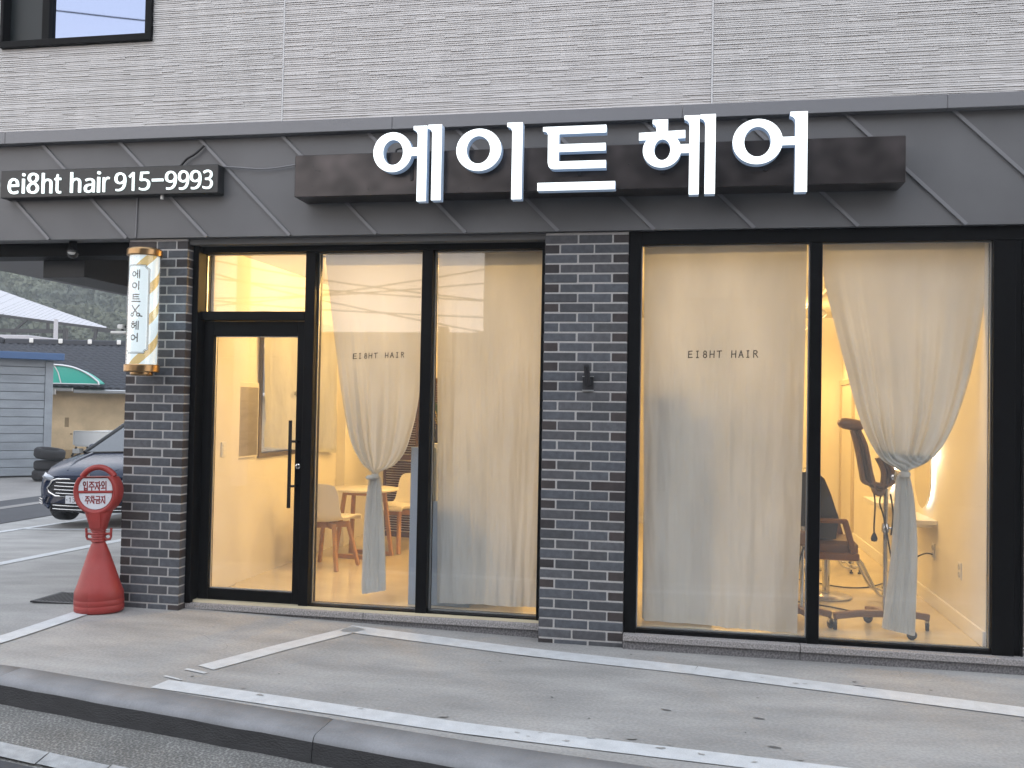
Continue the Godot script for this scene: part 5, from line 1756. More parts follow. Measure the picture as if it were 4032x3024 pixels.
# ---------------------------------------------------------------- behind the passage
func make_backdrop() -> void:
	var s: SurfaceTool
	# tyres beside the shed
	var tp := Vector3(-14.68, -0.29, -13.2)
	for i in 3:
		s = S()
		lathe(s, [Vector2(0.2, 0.0), Vector2(0.29, -0.008), Vector2(0.325, 0.03), Vector2(0.335, 0.06), Vector2(0.335, 0.16), Vector2(0.325, 0.19), Vector2(0.29, 0.222), Vector2(0.2, 0.21), Vector2(0.19, 0.1), Vector2(0.2, 0.0)], 30)
		var o := part("tyre", s, mm.rubber)
		o.position = tp + Vector3([0.0, 0.02, 0.06][i], 0.012 + 0.225 * i + (0.05 if i == 2 else 0.0), [0.0, -0.03, 0.05][i])
		o.rotation = Vector3(0, 0, [0.0, 0.02, -0.14][i])
		tag(o, ["black used tyre at the bottom of the stack beside the grey shed", "middle black tyre of the stack beside the grey shed", "top tilted black tyre of the stack beside the grey shed"][i], "tyre", "tyre stack beside the shed")
	# the grey shed with a blue roof edge
	var sh := thing("shed", "grey shed clad in horizontal metal panels with a blue roof edge", "shed", Vector3(-15.42, -0.29, -14.25), deg_to_rad(45))
	# local -x runs along the seen wall towards the viewer, local +z faces right
	s = S()
	span(s, -6.0, -0.02, 0.0, 2.8, -4.0, -0.03)
	part("body", s, mm.shed_dark, sh)
	var pm := box_mesh(-5.9, -0.16, 0.0, 0.192, -0.028, 0.012, 0.008)
	var y := 0.02
	while y < 2.75:
		put("wall_panel", pm, mm.shed, sh, Vector3(0, y, 0))
		y += 0.203
	put("corner_trim", box_mesh(-0.155, 0.02, 0.0, 2.8, -0.1, 0.03, 0.006), mm.shed, sh)
	put("roof_edge", box_mesh(-6.2, 0.22, 2.83, 3.0, -4.3, 0.3, 0.01), mm.blue_trim, sh)
	# low yellow house with a tiled roof
	var dirx := Vector3(1, 0, -0.25).normalized()
	var h := thing("tiled_house", "low ochre walled house with a dark tiled roof behind the parked car", "house", Vector3(-19.5, -0.29, -20.4), atan2(0.25, 1.0))
	s = S()
	span(s, -3.0, 7.0, 0.0, 2.3, -6.0, -0.02)
	part("wall", s, mm.ochre, h)
	s = S()
	for e in [[0.05, 1.15, 0.13, 0.3], [0.2, 0.78, 0.07, 0.05], [-0.6, 0.62, 0.12, 0.06], [-0.9, 0.75, 0.05, 0.04], [0.4, 0.55, 0.08, 0.05]]:
		cb(s, Vector3(e[0], e[1], -0.019), Vector3(e[2], e[3], 0.006), 0.002)
	part("stain_patch", s, mm.ochre_dark, h)
	s = S()
	cspan(s, -1.2, 0.9, 0.0, 0.28, -0.1, 0.03, 0.01)
	cspan(s, 1.86, 1.92, 0.0, 2.1, -0.015, 0.02, 0.005)
	part("plinth", s, mm.ochre_dark, h)
	# roof: rows of curved tiles from eave (z .5, y 2.25) to ridge (z -2.6, y 3.75)
	var roof := group_part("roof", h)
	s = S()
	quad(s, Vector3(-3.6, 2.20, 0.5), Vector3(7.5, 2.20, 0.5), Vector3(7.5, 3.72, -2.6), Vector3(-3.6, 3.72, -2.6))
	quad(s, Vector3(7.5, 2.20, -5.8), Vector3(-3.6, 2.20, -5.8), Vector3(-3.6, 3.72, -2.6), Vector3(7.5, 3.72, -2.6))
	quad(s, Vector3(7.5, 2.20, 0.5), Vector3(-3.6, 2.20, 0.5), Vector3(-3.6, 2.20, -5.8), Vector3(7.5, 2.20, -5.8))
	tri(s, Vector3(-3.6, 2.2, -5.8), Vector3(-3.6, 2.2, 0.5), Vector3(-3.6, 3.72, -2.6))
	part("roof_deck", s, mm.tile, roof)
	s = S()
	var n := 17
	for i in n:
		var a := Vector3(0, 2.215, 0.54).lerp(Vector3(0, 3.735, -2.56), float(i) / n)
		var b := Vector3(0, 2.215, 0.54).lerp(Vector3(0, 3.735, -2.56), float(i + 1.15) / n)
		var x := -3.6
		while x < 4.6:
			var pts := []
			for k in 7:
				var u := k / 6.0
				pts.append([x + 0.24 * u, 0.05 * sin(PI * u)])
			s.set_smooth_group(0)
			for k in 6:
				var l0 := Vector3(pts[k][0], a.y + 0.035 + pts[k][1], a.z)
				var l1 := Vector3(pts[k + 1][0], a.y + 0.035 + pts[k + 1][1], a.z)
				var u0 := Vector3(pts[k][0], b.y + pts[k][1] * 0.8, b.z)
				var u1 := Vector3(pts[k + 1][0], b.y + pts[k + 1][1] * 0.8, b.z)
				quad(s, l0, l1, u1, u0)
				quad(s, l0 - Vector3(0, 0.05, 0), l1 - Vector3(0, 0.05, 0), l1, l0)
			s.set_smooth_group(-1)
			x += 0.24
	var ti := part("roof_tile", s, mm.tile, roof)
	ti.set_meta("kind", "stuff")
	s = S()
	cb(s, Vector3(2.0, 3.83, -2.6), Vector3(10.2, 0.2, 0.24), 0.03)
	bar(s, Vector3(-3.15, 3.83, -2.6), Vector3(-4.1, 4.1, -2.55), 0.22, 0.2, 0.03)
	bar(s, Vector3(-3.35, 3.75, -2.6), Vector3(-3.7, 2.4, 0.3), 0.2, 0.2, 0.03)
	part("ridge", s, mm.tile, roof)
	var ec := box_mesh(-0.07, 0.07, -0.07, 0.09, -0.02, 0.02, 0.02)
	for i in 9:
		put("ridge_cap", ec, mm.white_plastic, roof, Vector3(-2.2 + i * 0.98, 3.86, -2.46))
	put("ridge_cap", box_mesh(-0.08, 0.08, -0.2, 0.25, -0.02, 0.02, 0.02), mm.white_plastic, roof, Vector3(-4.15, 4.2, -2.5)).rotation.z = 0.5
	s = S()
	cspan(s, -3.2, 0.45, 2.13, 2.25, 0.46, 0.6, 0.02)
	cspan(s, 0.46, 7.2, 2.08, 2.2, 0.46, 0.6, 0.02)
	cspan(s, -0.2, -0.05, 2.02, 2.2, 0.58, 0.66, 0.01)
	part("gutter_pipe", s, mm.alu, h)
	# small green awning
	var aw := thing("green_awning", "small curved translucent green door awning on the tiled house", "awning", Vector3(-18.95, -0.29, -20.55), atan2(0.25, 1.0))
	var rows := []
	s = S()
	# front face seen from the street: the arched end turned to the viewer
	var arc := []
	for i in 11:
		arc.append(Vector3(-0.55 + i * 0.135, 2.93 - 0.5 * pow(i / 10.0, 2.4), 1.02))
	arc.append(Vector3(0.82, 2.34, 1.02))
	tube(s, arc, 0.03, 8)
	tube(s, [Vector3(-1.4, 2.36, 1.0), Vector3(0.8, 2.36, 1.0)], 0.022, 6)
	tube(s, [Vector3(-0.55, 2.93, 1.02), Vector3(-0.42, 2.7, 1.0), Vector3(-0.32, 2.36, 1.0)], 0.022, 6)
	part("frame", s, mm.alu, aw)
	s = S()
	var fp := []
	for i in 11:
		fp.append(Vector2(-0.55 + i * 0.135, 2.9 - 0.5 * pow(i / 10.0, 2.4)))
	fp.append_array([Vector2(0.8, 2.37), Vector2(-1.3, 2.37), Vector2(-1.3, 2.9)])
	prism(s, fp, 0.5, 0.993)
	part("front_sheet", s, mm.green_sheet, aw)
	# white pickup bed
	var tr := thing("white_truck", "rear of a white flatbed truck behind the parked car", "truck", Vector3(-15.5, -0.29, -15.3), deg_to_rad(3))
	put("bed_side", box_mesh(0.0, 2.6, 0.72, 1.06, -0.02, 0.02, 0.006), mm.truck_white, tr)
	put("bed_side", box_mesh(0.0, 2.6, 0.72, 1.06, -1.6, -1.56, 0.006), mm.truck_white, tr)
	put("tailgate", box_mesh(-0.04, -0.005, 0.72, 1.06, -1.6, 0.02, 0.006), mm.truck_white, tr)
	put("bed_floor", box_mesh(0.0, 2.6, 0.68, 0.715, -1.6, 0.0, 0.004), mm.truck_white, tr)
	put("rail", box_mesh(-0.02, 2.62, 1.062, 1.085, -0.03, 0.03, 0.006), mm.truck_white, tr)
	put("chassis", box_mesh(0.1, 2.6, 0.45, 0.675, -1.2, -0.35, 0.01), mm.black, tr)
	put("tail_lamp", box_mesh(-0.07, 0.1, 0.5, 0.62, -0.25, -0.02, 0.01), mm.truck_white, tr)
	s = S()
	bar(s, Vector3(0.02, 0.66, -0.05), Vector3(-0.1, 0.42, -0.05), 0.05, 0.03)
	bar(s, Vector3(0.15, 0.5, -0.02), Vector3(-0.08, 0.38, -0.02), 0.05, 0.03)
	part("step_bracket", s, mm.dark_steel, tr)
	wheel(tr, Vector3(0.75, 0.333, -0.3))
	wheel(tr, Vector3(0.75, 0.333, -1.3))
	put("cab", box_mesh(2.7, 4.2, 0.5, 1.9, -1.6, 0.0, 0.08), mm.truck_white, tr)
	# open steel shelter with a white roof, far behind
	var sr := thing("steel_shelter", "open steel shelter with a long white sheet roof behind the tiled house", "shelter", Vector3(-38.0, -0.3, -45.2), atan2(0.1, 1.0))
	s = S()
	var rf := [Vector3(-16, 12.2, -3.5), Vector3(-4.2, 8.3, -3.0), Vector3(2.75, 6.35, -0.4), Vector3(2.75, 6.25, -0.2), Vector3(-4.0, 7.05, 0.6), Vector3(-16, 8.6, 1.4)]
	for i in 2:
		var a0: Vector3 = rf[i]
		var a1: Vector3 = rf[i + 1]
		var b0: Vector3 = rf[5 - i]
		var b1: Vector3 = rf[4 - i]
		var nn := 40
		for k in nn:
			var u0 := float(k) / nn
			var u1 := float(k + 1) / nn
			var ofs := Vector3(0, 0.012 if k % 2 else 0.0, 0)
			quad(s, b0.lerp(b1, u0) + ofs, b0.lerp(b1, u1) + ofs, a0.lerp(a1, u1) + ofs, a0.lerp(a1, u0) + ofs)
	part("roof_sheet", s, mm.sheet_white, sr)
	for e in [[Vector3(-16, 8.45, 1.4), Vector3(-4.0, 6.95, 0.6), 0.16], [Vector3(-4.0, 6.95, 0.6), Vector3(2.85, 6.2, -0.2), 0.16], [Vector3(-16, 6.1, 0.2), Vector3(0.3, 6.0, 0.2), 0.22], [Vector3(-2.9, 6.0, 0.2), Vector3(-2.9, 0, 0.2), 0.22], [Vector3(0.45, 6.2, 0.2), Vector3(0.45, 0, 0.2), 0.22], [Vector3(2.3, 6.2, 0.0), Vector3(2.2, 5.6, 0.0), 0.16], [Vector3(2.2, 5.6, 0.0), Vector3(0.9, 5.1, 0.1), 0.16], [Vector3(0.9, 5.1, 0.1), Vector3(0.7, 0, 0.1), 0.16], [Vector3(-2.9, 6.0, 0.2), Vector3(-1.9, 6.75, 0.3), 0.12], [Vector3(-0.7, 6.0, 0.2), Vector3(-0.7, 6.5, 0.2), 0.14], [Vector3(-5.2, 6.0, 0.2), Vector3(-3.4, 7.0, 0.4), 0.12], [Vector3(2.0, 6.15, -0.1), Vector3(3.4, 6.1, -0.2), 0.2]]:
		s = S()
		bar(s, e[0], e[1], e[2], e[2])
		part("steel_beam", s, mm.dark_steel, sr)
	# brick red building strip left of the tiled roof
	var ob := thing("flat_roof_house", "low red brown house with a pale flat roof edge behind the blue roofed shed", "house", Vector3(-25.5, -0.3, -24.0), atan2(0.1, 1.0))
	put("wall", box_mesh(-6, 1.6, 0.0, 3.9, -5.0, 0.0, 0.02), mm.brick_red, ob)
	put("roof_edge", box_mesh(-6.2, 1.75, 3.9, 4.2, -5.2, 0.15, 0.02), mm.sheet_white, ob)
	var po := thing("utility_pole", "pale concrete utility pole standing behind the tiled house", "pole", Vector3(-31.5, -0.3, -36.0))
	s = S()
	tube(s, [Vector3(0, 0, 0), Vector3(0, 5.9, 0)], [0.14, 0.1], 12)
	part("pole_shaft", s, mm.sheet_white, po)
	for e in [[Vector3(-60, 11.5, -50), Vector3(-34, 8.6, -42), Vector3(-22, 8.1, -42), 0.05, "thick dark cable crossing in front of the wooded hill"], [Vector3(-60, 12.5, -50), Vector3(-36, 8.9, -42), Vector3(-22, 7.7, -41), 0.035, "thin dark cable below the thick one before the wooded hill"], [Vector3(-50, 14.0, -45), Vector3(-34, 12.2, -42), Vector3(-15, 11.5, -42), 0.04, "upper dark cable before the wooded hill under the passage ceiling"]]:
		s = S()
		tube(s, smooth_path([e[0], e[1], e[2]], 8), e[3], 5)
		tag(part("overhead_cable", s, mm.black), e[4], "cable")
	# the wooded hill
	s = S()
	rows = []
	for i in 31:
		var row := []
		for k in 31:
			row.append(hill_at(lerpf(-260, -20, k / 30.0), lerpf(-60, -300, i / 30.0)))
		rows.append(row)
	grid(s, rows)
	ground_piece("hill", s, mm.hill)
	var cs := S()
	for i in 420:
		var d := Vector3(rng.randfn(), rng.randfn(), rng.randfn()).normalized()
		var c := d * rng.randf_range(0.55, 1.0) * Vector3(1, 0.85, 1) + Vector3(0, 0.2, 0)
		var u := Vector3(rng.randfn(), rng.randfn(), rng.randfn()).normalized() * rng.randf_range(0.07, 0.15)
		var w := (d + Vector3(rng.randfn(), rng.randfn(), rng.randfn()) * 0.5).cross(u).normalized() * rng.randf_range(0.07, 0.14)
		quad(cs, c - u, c - w * 0.8, c + u, c + w)
	var crown := done(cs)
	var xfs := []
	var cols := []
	var tone := FastNoiseLite.new()
	tone.seed = 4
	tone.frequency = 0.018
	var tries := 0
	while xfs.size() < 3800 and tries < 60000:
		tries += 1
		var z := rng.randf_range(-62, -290)
		var x := rng.randf_range(-255, -25)
		var az := rad_to_deg(atan2(-x, 6.45 - z))
		if az < 26 or az > 47: continue
		if -z > 170 and rng.randf() < 0.45: continue
		var p := hill_at(x, z)
		var r := rng.randf_range(1.3, 2.6)
		var b := Basis(Vector3.UP, rng.randf() * TAU).scaled(Vector3(r, r * rng.randf_range(0.8, 1.25), r))
		xfs.append(Transform3D(b, p + Vector3(0, r * 0.55, 0)))
		var v := tone.get_noise_2d(x, z)
		var near := clampf((110.0 + z) / 45.0, 0, 1)
		var base := Color(0.085, 0.1, 0.085).lerp(Color(0.15, 0.16, 0.095), clampf(v * 1.5 + 0.2 + near * 0.8, 0, 1))
		base = base * rng.randf_range(0.75, 1.2)
		cols.append(Color(base.r, base.g, base.b, 1))
	var mmesh := MultiMesh.new()
	mmesh.transform_format = MultiMesh.TRANSFORM_3D
	mmesh.use_colors = true
	mmesh.mesh = crown
	mmesh.instance_count = xfs.size()
	for i in xfs.size():
		mmesh.set_instance_transform(i, xfs[i])
		mmesh.set_instance_color(i, cols[i])
	var fo := MultiMeshInstance3D.new()
	fo.name = "forest"
	fo.multimesh = mmesh
	fo.material_override = mm.forest
	add_child(fo)
	tag(fo, "grey green woodland covering the hill behind the houses", "forest", "", "stuff")

func hill_at(x: float, z: float) -> Vector3:
	var d := sqrt(x * x + z * z)
	var y := smoothstep(60.0, 300.0, d) * 62.0
	y += sin(x * 0.05 + 1.0) * cos(z * 0.043) * 4.0 * smoothstep(70.0, 140.0, d)
	return Vector3(x, y - 1.0, z)

# ---------------------------------------------------------------- across the street, seen only in the glass
func make_opposite() -> void:
	var s: SurfaceTool
	var a := thing("opposite_house", "low house across the street whose roof line shows mirrored in the left panes", "house", Vector3(-14.0, -0.2, 14.5))
	put("wall", box_mesh(-9.0, 8.0, 0.0, 2.9, 0.0, 7.0, 0.02), mm.opp_house, a)
	s = S()
	prism(s, [Vector2(-9.4, 2.91), Vector2(9.5, 2.91), Vector2(9.4, 3.5), Vector2(-9.3, 3.5)], -0.3, 7.4)
	part("roof", s, mm.tile, a)
	put("chimney", box_mesh(7.9, 8.1, 3.5, 3.75, 1.0, 1.3, 0.01), mm.brick_red, a)
	var b := thing("opposite_block", "tall grey block across the street mirrored in the right panes", "building", Vector3(-4.6, -0.2, 13.8))
	put("wall", box_mesh(0.0, 20.0, 0.0, 9.0, 0.0, 9.0, 0.02), mm.opp_wall, b)
	for f in 2:
		for k in 6:
			put("window", box_mesh(1.2 + k * 3.1, 2.9 + k * 3.1, 1.0 + f * 3.2, 2.5 + f * 3.2, -0.03, -0.001, 0.01), mm.car_glass, b)
	var p := thing("street_pole", "concrete street pole across the road carrying the cables mirrored in the glass", "pole", Vector3(-9.6, -0.2, 12.2))
	s = S()
	tube(s, [Vector3.ZERO, Vector3(0, 8.5, 0)], [0.18, 0.12], 12)
	part("pole_shaft", s, mm.sheet_white, p)
	var n := 0
	for e in [[Vector3(-13, 4.0, 9.0), Vector3(-2.5, 3.1, 9.0)], [Vector3(-13, 4.5, 9.2), Vector3(-2.0, 3.35, 9.2)], [Vector3(-12, 4.9, 9.4), Vector3(-2.0, 3.3, 9.4)], [Vector3(-12, 3.1, 9.0), Vector3(-1.5, 4.4, 9.6)], [Vector3(-12, 3.5, 9.0), Vector3(-1.5, 3.9, 9.0)], [Vector3(-12, 4.9, 9.0), Vector3(-3.0, 2.8, 9.3)], [Vector3(-20, 9.2, 8.0), Vector3(4, 5.8, 9.0)], [Vector3(-20, 9.9, 8.0), Vector3(4, 6.6, 9.0)], [Vector3(-20, 10.8, 8.0), Vector3(4, 7.2, 9.0)]]:
		s = S()
		var mid: Vector3 = (e[0] + e[1]) / 2 - Vector3(0, 0.18, 0)
		tube(s, smooth_path([e[0], mid, e[1]], 6), 0.014, 5)
		n += 1
		tag(part("street_cable", s, mm.black), "%s black street cable over the road, mirrored as a fine line in the glass" % ["lowest level", "second lowest", "third lowest", "first rising", "second rising", "steeply falling", "first high", "second high", "topmost high"][n - 1], "cable", "street cables mirrored in the glass")

# ---------------------------------------------------------------- materials of the place
func make_materials() -> void:
	var n_soft := noise_tex(1, 0.006, 0.78, 1.0, 5)
	var n_fine := noise_tex(2, 0.06, 0.8, 1.0, 4)
	var n_speck := noise_tex(3, 0.22, 0.55, 1.0, 2)
	var n_blot := noise_tex(4, 0.011, 0.62, 1.0, 5)
	var h_fine := noise_tex(5, 0.09, 0.0, 1.0, 4, 512, FastNoiseLite.TYPE_SIMPLEX_SMOOTH, false)
	var h_rough := noise_tex(6, 0.16, 0.0, 1.0, 3, 512, FastNoiseLite.TYPE_CELLULAR, false)
	mm.warm = Color(1.0, 0.8, 0.47)
	mm.lamp_energy = 2.1
	mm.concrete = relief(fine(grain(mat(0.44, 0.435, 0.42, 0.75), n_blot, Vector3(0.16, 0.3, 0.42)), noise_tex(12, 0.07, 0.7, 1.0, 5), Vector3(1.1, 1.1, 1.1)), h_fine, 0.2)
	mm.concrete_far = fine(grain(mat(0.3, 0.29, 0.28, 0.85), n_blot, Vector3(0.07, 0.07, 0.07)), n_fine, Vector3(0.5, 0.5, 0.5))
	mm.asphalt = relief(fine(grain(mat(0.075, 0.078, 0.088, 0.85), n_soft, Vector3(0.3, 0.3, 0.3)), n_speck, Vector3(3, 3, 3)), h_rough, 0.25)
	mm.gutter = relief(fine(grain(mat(0.42, 0.415, 0.39, 0.85), n_blot, Vector3(0.5, 0.5, 0.5)), noise_tex(9, 0.045, 0.15, 1.0, 2, 512, FastNoiseLite.TYPE_CELLULAR), Vector3(3.2, 3.2, 3.2)), h_rough, 0.5)
	mm.kerb = relief(fine(grain(mat(0.3, 0.305, 0.315, 0.8), n_blot, Vector3(0.5, 0.5, 0.5)), n_fine, Vector3(2, 2, 2)), h_fine, 0.2)
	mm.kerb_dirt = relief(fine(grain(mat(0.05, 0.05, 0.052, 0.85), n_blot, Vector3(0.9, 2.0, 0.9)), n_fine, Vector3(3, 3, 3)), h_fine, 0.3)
	mm.paint = fine(grain(mat(0.64, 0.665, 0.68, 0.6), noise_tex(10, 0.02, 0.8, 1.0, 5), Vector3(0.8, 0.8, 0.8)), n_fine, Vector3(3, 3, 3))
	mm.paint_old = relief(fine(grain(mat(0.55, 0.57, 0.58, 0.7), n_blot, Vector3(2, 2, 2)), n_speck, Vector3(3, 3, 3)), h_fine, 0.2)
	mm.spot = mat(0.12, 0.12, 0.12, 0.8)
	var n_wall := noise_tex(11, 0.012, 0.84, 1.0, 5)
	mm.siding = fine(grain(mat(0.68, 0.665, 0.65, 0.8), n_wall, Vector3(1.0, 0.22, 1.0)), n_fine, Vector3(2.5, 8, 2.5))
	mm.siding_b = fine(grain(mat(0.7, 0.68, 0.665, 0.8), n_wall, Vector3(1.1, 0.2, 1.1)), n_fine, Vector3(2.5, 8, 2.5))
	mm.joint = mat(0.6, 0.6, 0.6, 0.7)
	mm.mortar = relief(grain(mat(0.44, 0.43, 0.42, 0.9), n_fine, Vector3(2, 2, 2)), h_fine, 0.15)
	mm.brick = []
	for c in [[0.125, 0.137, 0.16], [0.11, 0.12, 0.138], [0.14, 0.152, 0.175], [0.112, 0.116, 0.126], [0.124, 0.126, 0.138], [0.095, 0.1, 0.112], [0.15, 0.156, 0.172]]:
		mm.brick.append(relief(fine(grain(mat(c[0], c[1], c[2], 0.72), noise_tex(20 + mm.brick.size(), 0.02, 0.6, 1.0, 5), Vector3(1.7, 1.7, 1.7)), n_speck, Vector3(4, 4, 4)), h_fine, 0.12))
	mm.brick_dark = []
	for c in [[0.062, 0.05, 0.05], [0.05, 0.043, 0.045], [0.075, 0.06, 0.058]]:
		mm.brick_dark.append(relief(fine(grain(mat(c[0], c[1], c[2], 0.72), n_blot, Vector3(2.1, 2.1, 2.1)), n_speck, Vector3(4, 4, 4)), h_fine, 0.12))
	mm.fascia = fine(grain(mat(0.158, 0.16, 0.166, 0.5), n_soft, Vector3(0.35, 0.35, 0.35)), n_fine, Vector3(5, 5, 5))
	mm.fascia_rib = mat(0.19, 0.193, 0.205, 0.42)  # paler than the sheets, the seam highlights put into the colour
	mm.soffit = mat(0.11, 0.105, 0.1, 0.6)
	mm.soffit_grey = mat(0.2, 0.2, 0.21, 0.7)
	mm.beam = mat(0.05, 0.052, 0.056, 0.6)
	mm.dark_wall = mat(0.1, 0.1, 0.1, 0.8)
	mm.frame = mat(0.003, 0.003, 0.0035, 0.5)
	mm.frame.metallic_specular = 0.24
	mm.frame_gloss = mat(0.008, 0.008, 0.009, 0.25)
	mm.olive = grain(mat(0.13, 0.1, 0.06, 0.5), n_soft, Vector3(0.7, 0.7, 0.7))
	mm.screen = mat(0.006, 0.012, 0.014, 0.5)
	mm.granite = relief(fine(grain(mat(0.6, 0.57, 0.56, 0.7), noise_tex(30, 0.16, 0.3, 1.0, 2), Vector3(0.8, 0.8, 0.8)), n_speck, Vector3(5, 5, 5)), h_fine, 0.1)
	mm.granite_dark = relief(fine(grain(mat(0.36, 0.35, 0.36, 0.8), noise_tex(31, 0.14, 0.25, 1.0, 2), Vector3(0.8, 0.8, 0.8)), n_speck, Vector3(5, 5, 5)), h_fine, 0.15)
	mm.glass = clear(0.015)
	mm.glass.metallic_specular = 0.39
	mm.acrylic = clear(0.04)
	mm.sky_glass = mat(0.28, 0.33, 0.46, 0.02, 1.0)
	mm.alu = mat(0.55, 0.56, 0.57, 0.35, 0.9)
	mm.chrome = mat(0.62, 0.62, 0.62, 0.12, 1.0)
	mm.steel = grain(mat(0.5, 0.48, 0.45, 0.3, 0.85), n_soft, Vector3(0.8, 4, 0.8))
	mm.dark_steel = mat(0.03, 0.03, 0.033, 0.5, 0.3)
	mm.black = mat(0.012, 0.012, 0.013, 0.5)
	mm.black_gloss = mat(0.008, 0.008, 0.009, 0.15)
	mm.bronze = mat(0.14, 0.105, 0.06, 0.5)
	mm.white_plastic = mat(0.72, 0.72, 0.7, 0.4)
	mm.sign_box = grain(mat(0.075, 0.064, 0.064, 0.3, 0.4), noise_tex(40, 0.009, 0.2, 1.0, 2), Vector3(0.8, 0.8, 0.8))
	mm.sign_black = mat(0.02, 0.021, 0.022, 0.4)
	mm.letter_face = glow(0.86, 0.97, 1.0, 1.25)
	mm.letter_small = glow(0.82, 0.98, 0.97, 1.1)
	mm.letter_side = glow(0.42, 0.62, 0.95, 0.16)
	mm.letter_side.albedo_color = lin(0.42, 0.5, 0.6)
	mm.brass = mat(0.34, 0.22, 0.11, 0.28, 0.95)
	mm.red_plastic = fine(grain(mat(0.36, 0.038, 0.032, 0.5), n_soft, Vector3(2, 2, 2)), n_fine, Vector3(4, 4, 4))
	mm.red_ink = mat(0.22, 0.012, 0.015, 0.6)
	mm.plate_white = mat(0.62, 0.64, 0.68, 0.35)
	mm.ink = mat(0.03, 0.03, 0.032, 0.8)
	mm.cloth = relief(fine(grain(mat(0.73, 0.735, 0.69, 0.95), n_soft, Vector3(0.6, 0.25, 0.6)), noise_tex(41, 0.2, 0.86, 1.0, 2), Vector3(4, 1.2, 4)), h_fine, 0.03)
	mm.cloth.backlight_enabled = true
	mm.cloth.backlight = Color(0.81, 0.81, 0.81)
	mm.cloth.metallic_specular = 0.1
	mm.wall = grain(mat(0.8, 0.77, 0.7, 0.85), noise_tex(42, 0.008, 0.95, 1.0, 3), Vector3(0.5, 0.5, 0.5))
	mm.ceiling = mat(0.75, 0.73, 0.68, 0.9)
	mm.floor = grain(mat(0.7, 0.62, 0.44, 0.16), n_soft, Vector3(0.4, 0.4, 0.4))
	mm.trim = mat(0.82, 0.8, 0.75, 0.5)
	mm.door_trim = mat(0.55, 0.48, 0.36, 0.6)
	mm.cream = mat(0.74, 0.7, 0.6, 0.5)
	mm.socket = mat(0.4, 0.4, 0.4, 0.6)
	mm.mirror = mat(0.85, 0.85, 0.85, 0.03, 1.0)
	mm.led = glow(1.0, 0.95, 0.82, 4.0)
	mm.bulb = glow(1.0, 0.72, 0.38, 3.0)
	mm.chair_white = mat(0.78, 0.75, 0.68, 0.4)
	mm.wood = grain(mat(0.42, 0.22, 0.075, 0.5), n_soft, Vector3(1, 6, 1))
	mm.dark_wood = grain(mat(0.075, 0.032, 0.018, 0.5), n_soft, Vector3(1, 8, 1))
	mm.brown_wood = mat(0.17, 0.09, 0.048, 0.4)
	mm.brown_gloss = mat(0.2, 0.11, 0.06, 0.3)
	mm.hose = mat(0.2, 0.12, 0.075, 0.35)
	mm.hose_dark = mat(0.085, 0.055, 0.04, 0.35)
	mm.leather = mat(0.035, 0.035, 0.042, 0.4)
	mm.seat_brown = mat(0.14, 0.07, 0.035, 0.5)
	mm.chair_wood = grain(mat(0.2, 0.09, 0.035, 0.45), n_soft, Vector3(1, 6, 1))
	mm.blue_grey = mat(0.28, 0.34, 0.42, 0.6)
	mm.grey_board = mat(0.4, 0.45, 0.5, 0.6)
	mm.leaf = mat(0.06, 0.12, 0.03, 0.6)
	mm.petal = mat(0.6, 0.42, 0.04, 0.6)
	mm.car_paint = mat(0.011, 0.019, 0.046, 0.25, 0.0)
	mm.car_paint.metallic_specular = 0.4
	mm.car_glass = mat(0.02, 0.025, 0.03, 0.05)
	mm.car_glass.metallic_specular = 1.0
	mm.headlight = mat(0.35, 0.38, 0.42, 0.1, 0.3)
	mm.rubber = mat(0.018, 0.018, 0.02, 0.8)
	mm.shed = fine(grain(mat(0.33, 0.37, 0.41, 0.6), n_blot, Vector3(0.25, 0.6, 0.25)), n_fine, Vector3(1, 1, 1))
	mm.shed_dark = mat(0.1, 0.11, 0.12, 0.8)
	mm.blue_trim = mat(0.05, 0.105, 0.22, 0.5)
	mm.ochre = fine(grain(mat(0.78, 0.6, 0.37, 0.85), n_blot, Vector3(0.2, 0.2, 0.2)), n_fine, Vector3(0.8, 0.8, 0.8))
	mm.ochre_dark = grain(mat(0.34, 0.25, 0.14, 0.85), n_blot, Vector3(0.5, 0.5, 0.5))
	mm.tile = grain(mat(0.03, 0.034, 0.046, 0.6), n_soft, Vector3(0.8, 0.8, 0.8))
	mm.green_sheet = mat(0.05, 0.38, 0.3, 0.3)
	mm.truck_white = mat(0.62, 0.63, 0.62, 0.4)
	mm.sheet_white = mat(0.45, 0.45, 0.48, 0.6)
	mm.brick_red = grain(mat(0.24, 0.1, 0.06, 0.85), n_fine, Vector3(1, 1, 1))
	mm.hill = mat(0.045, 0.055, 0.04, 0.95)
	mm.forest = mat(1, 1, 1, 0.9)
	mm.forest.vertex_color_use_as_albedo = true
	mm.forest.backlight_enabled = true
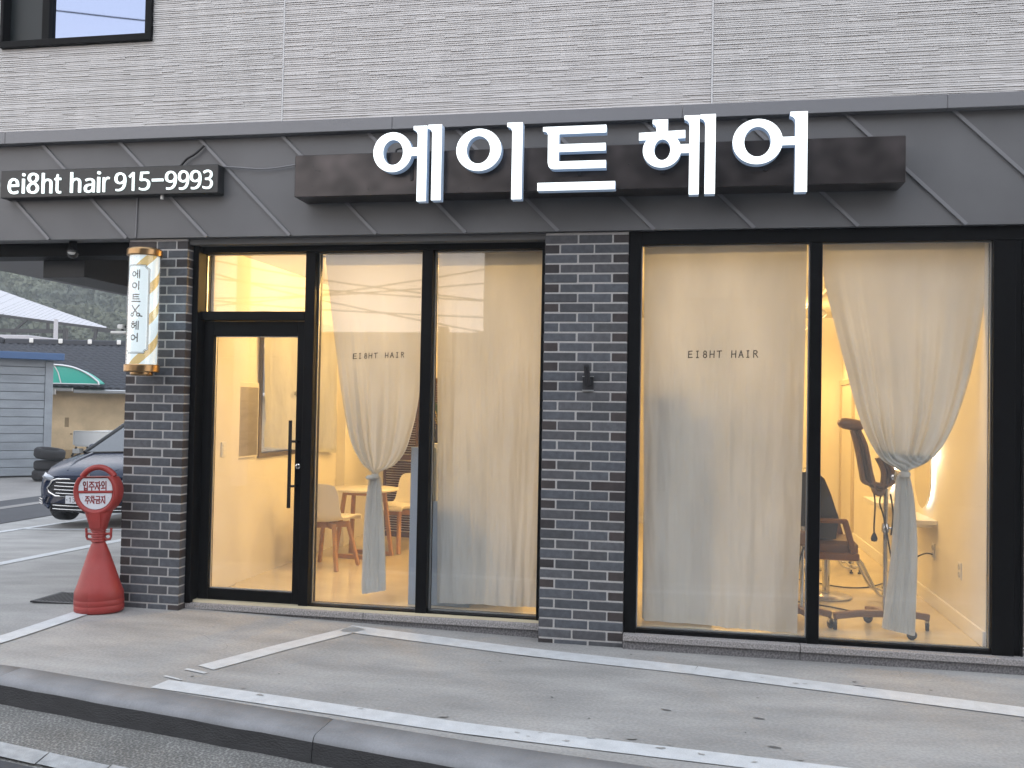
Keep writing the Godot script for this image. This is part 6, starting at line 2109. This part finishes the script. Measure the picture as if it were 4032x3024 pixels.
	mm.forest.backlight = Color(0.7, 0.7, 0.7)
	mm.opp_house = mat(0.12, 0.1, 0.08, 0.85)
	mm.opp_wall = grain(mat(0.09, 0.088, 0.085, 0.85), n_blot, Vector3(0.3, 0.3, 0.3))

func _ready() -> void:
	rng.seed = 20240
	# camera: standing on the road at eye height, turned a little to the left
	var cam := Camera3D.new()
	cam.name = "camera"
	cam.position = Vector3(0, 1.61, 6.45)
	cam.rotation = Vector3(deg_to_rad(1.392), deg_to_rad(10.718), deg_to_rad(1.07))
	cam.fov = 44.25
	cam.near = 0.05
	cam.far = 900.0
	add_child(cam)
	cam.current = true
	# dusk sky, pink near the horizon
	var sky := ProceduralSkyMaterial.new()
	sky.sky_top_color = Color(0.655, 0.685, 0.73)
	sky.sky_horizon_color = Color(1.0, 0.935, 0.875)
	sky.sky_curve = 0.16
	sky.ground_bottom_color = Color(0.4, 0.4, 0.4)
	sky.ground_horizon_color = Color(0.6, 0.58, 0.57)
	sky.sky_energy_multiplier = 1.9
	var env := Environment.new()
	env.background_mode = Environment.BG_SKY
	env.sky = Sky.new()
	env.sky.sky_material = sky
	env.tonemap_mode = Environment.TONE_MAPPER_LINEAR
	env.tonemap_exposure = 1.0
	env.fog_enabled = true
	env.fog_density = 0.0016
	env.fog_light_color = Color(0.86, 0.9, 0.93)
	env.sdfgi_enabled = true
	env.ssao_enabled = true
	env.ssil_enabled = true
	var we := WorldEnvironment.new()
	we.name = "environment"
	we.environment = env
	add_child(we)
	var sun := DirectionalLight3D.new()
	sun.name = "sky_light"
	sun.light_color = Color(1.0, 0.95, 0.93)
	sun.light_energy = 0.15
	sun.light_angular_distance = 40.0
	sun.rotation = Vector3(deg_to_rad(-52), deg_to_rad(-18), 0)
	sun.sky_mode = DirectionalLight3D.SKY_MODE_LIGHT_ONLY
	sun.shadow_enabled = true
	add_child(sun)
	make_materials()
	make_ground()
	make_building()
	make_room()
	make_backdrop()
	make_opposite()
	make_signs()
	make_cone()
	make_car()
	make_furniture()
	make_curtains()
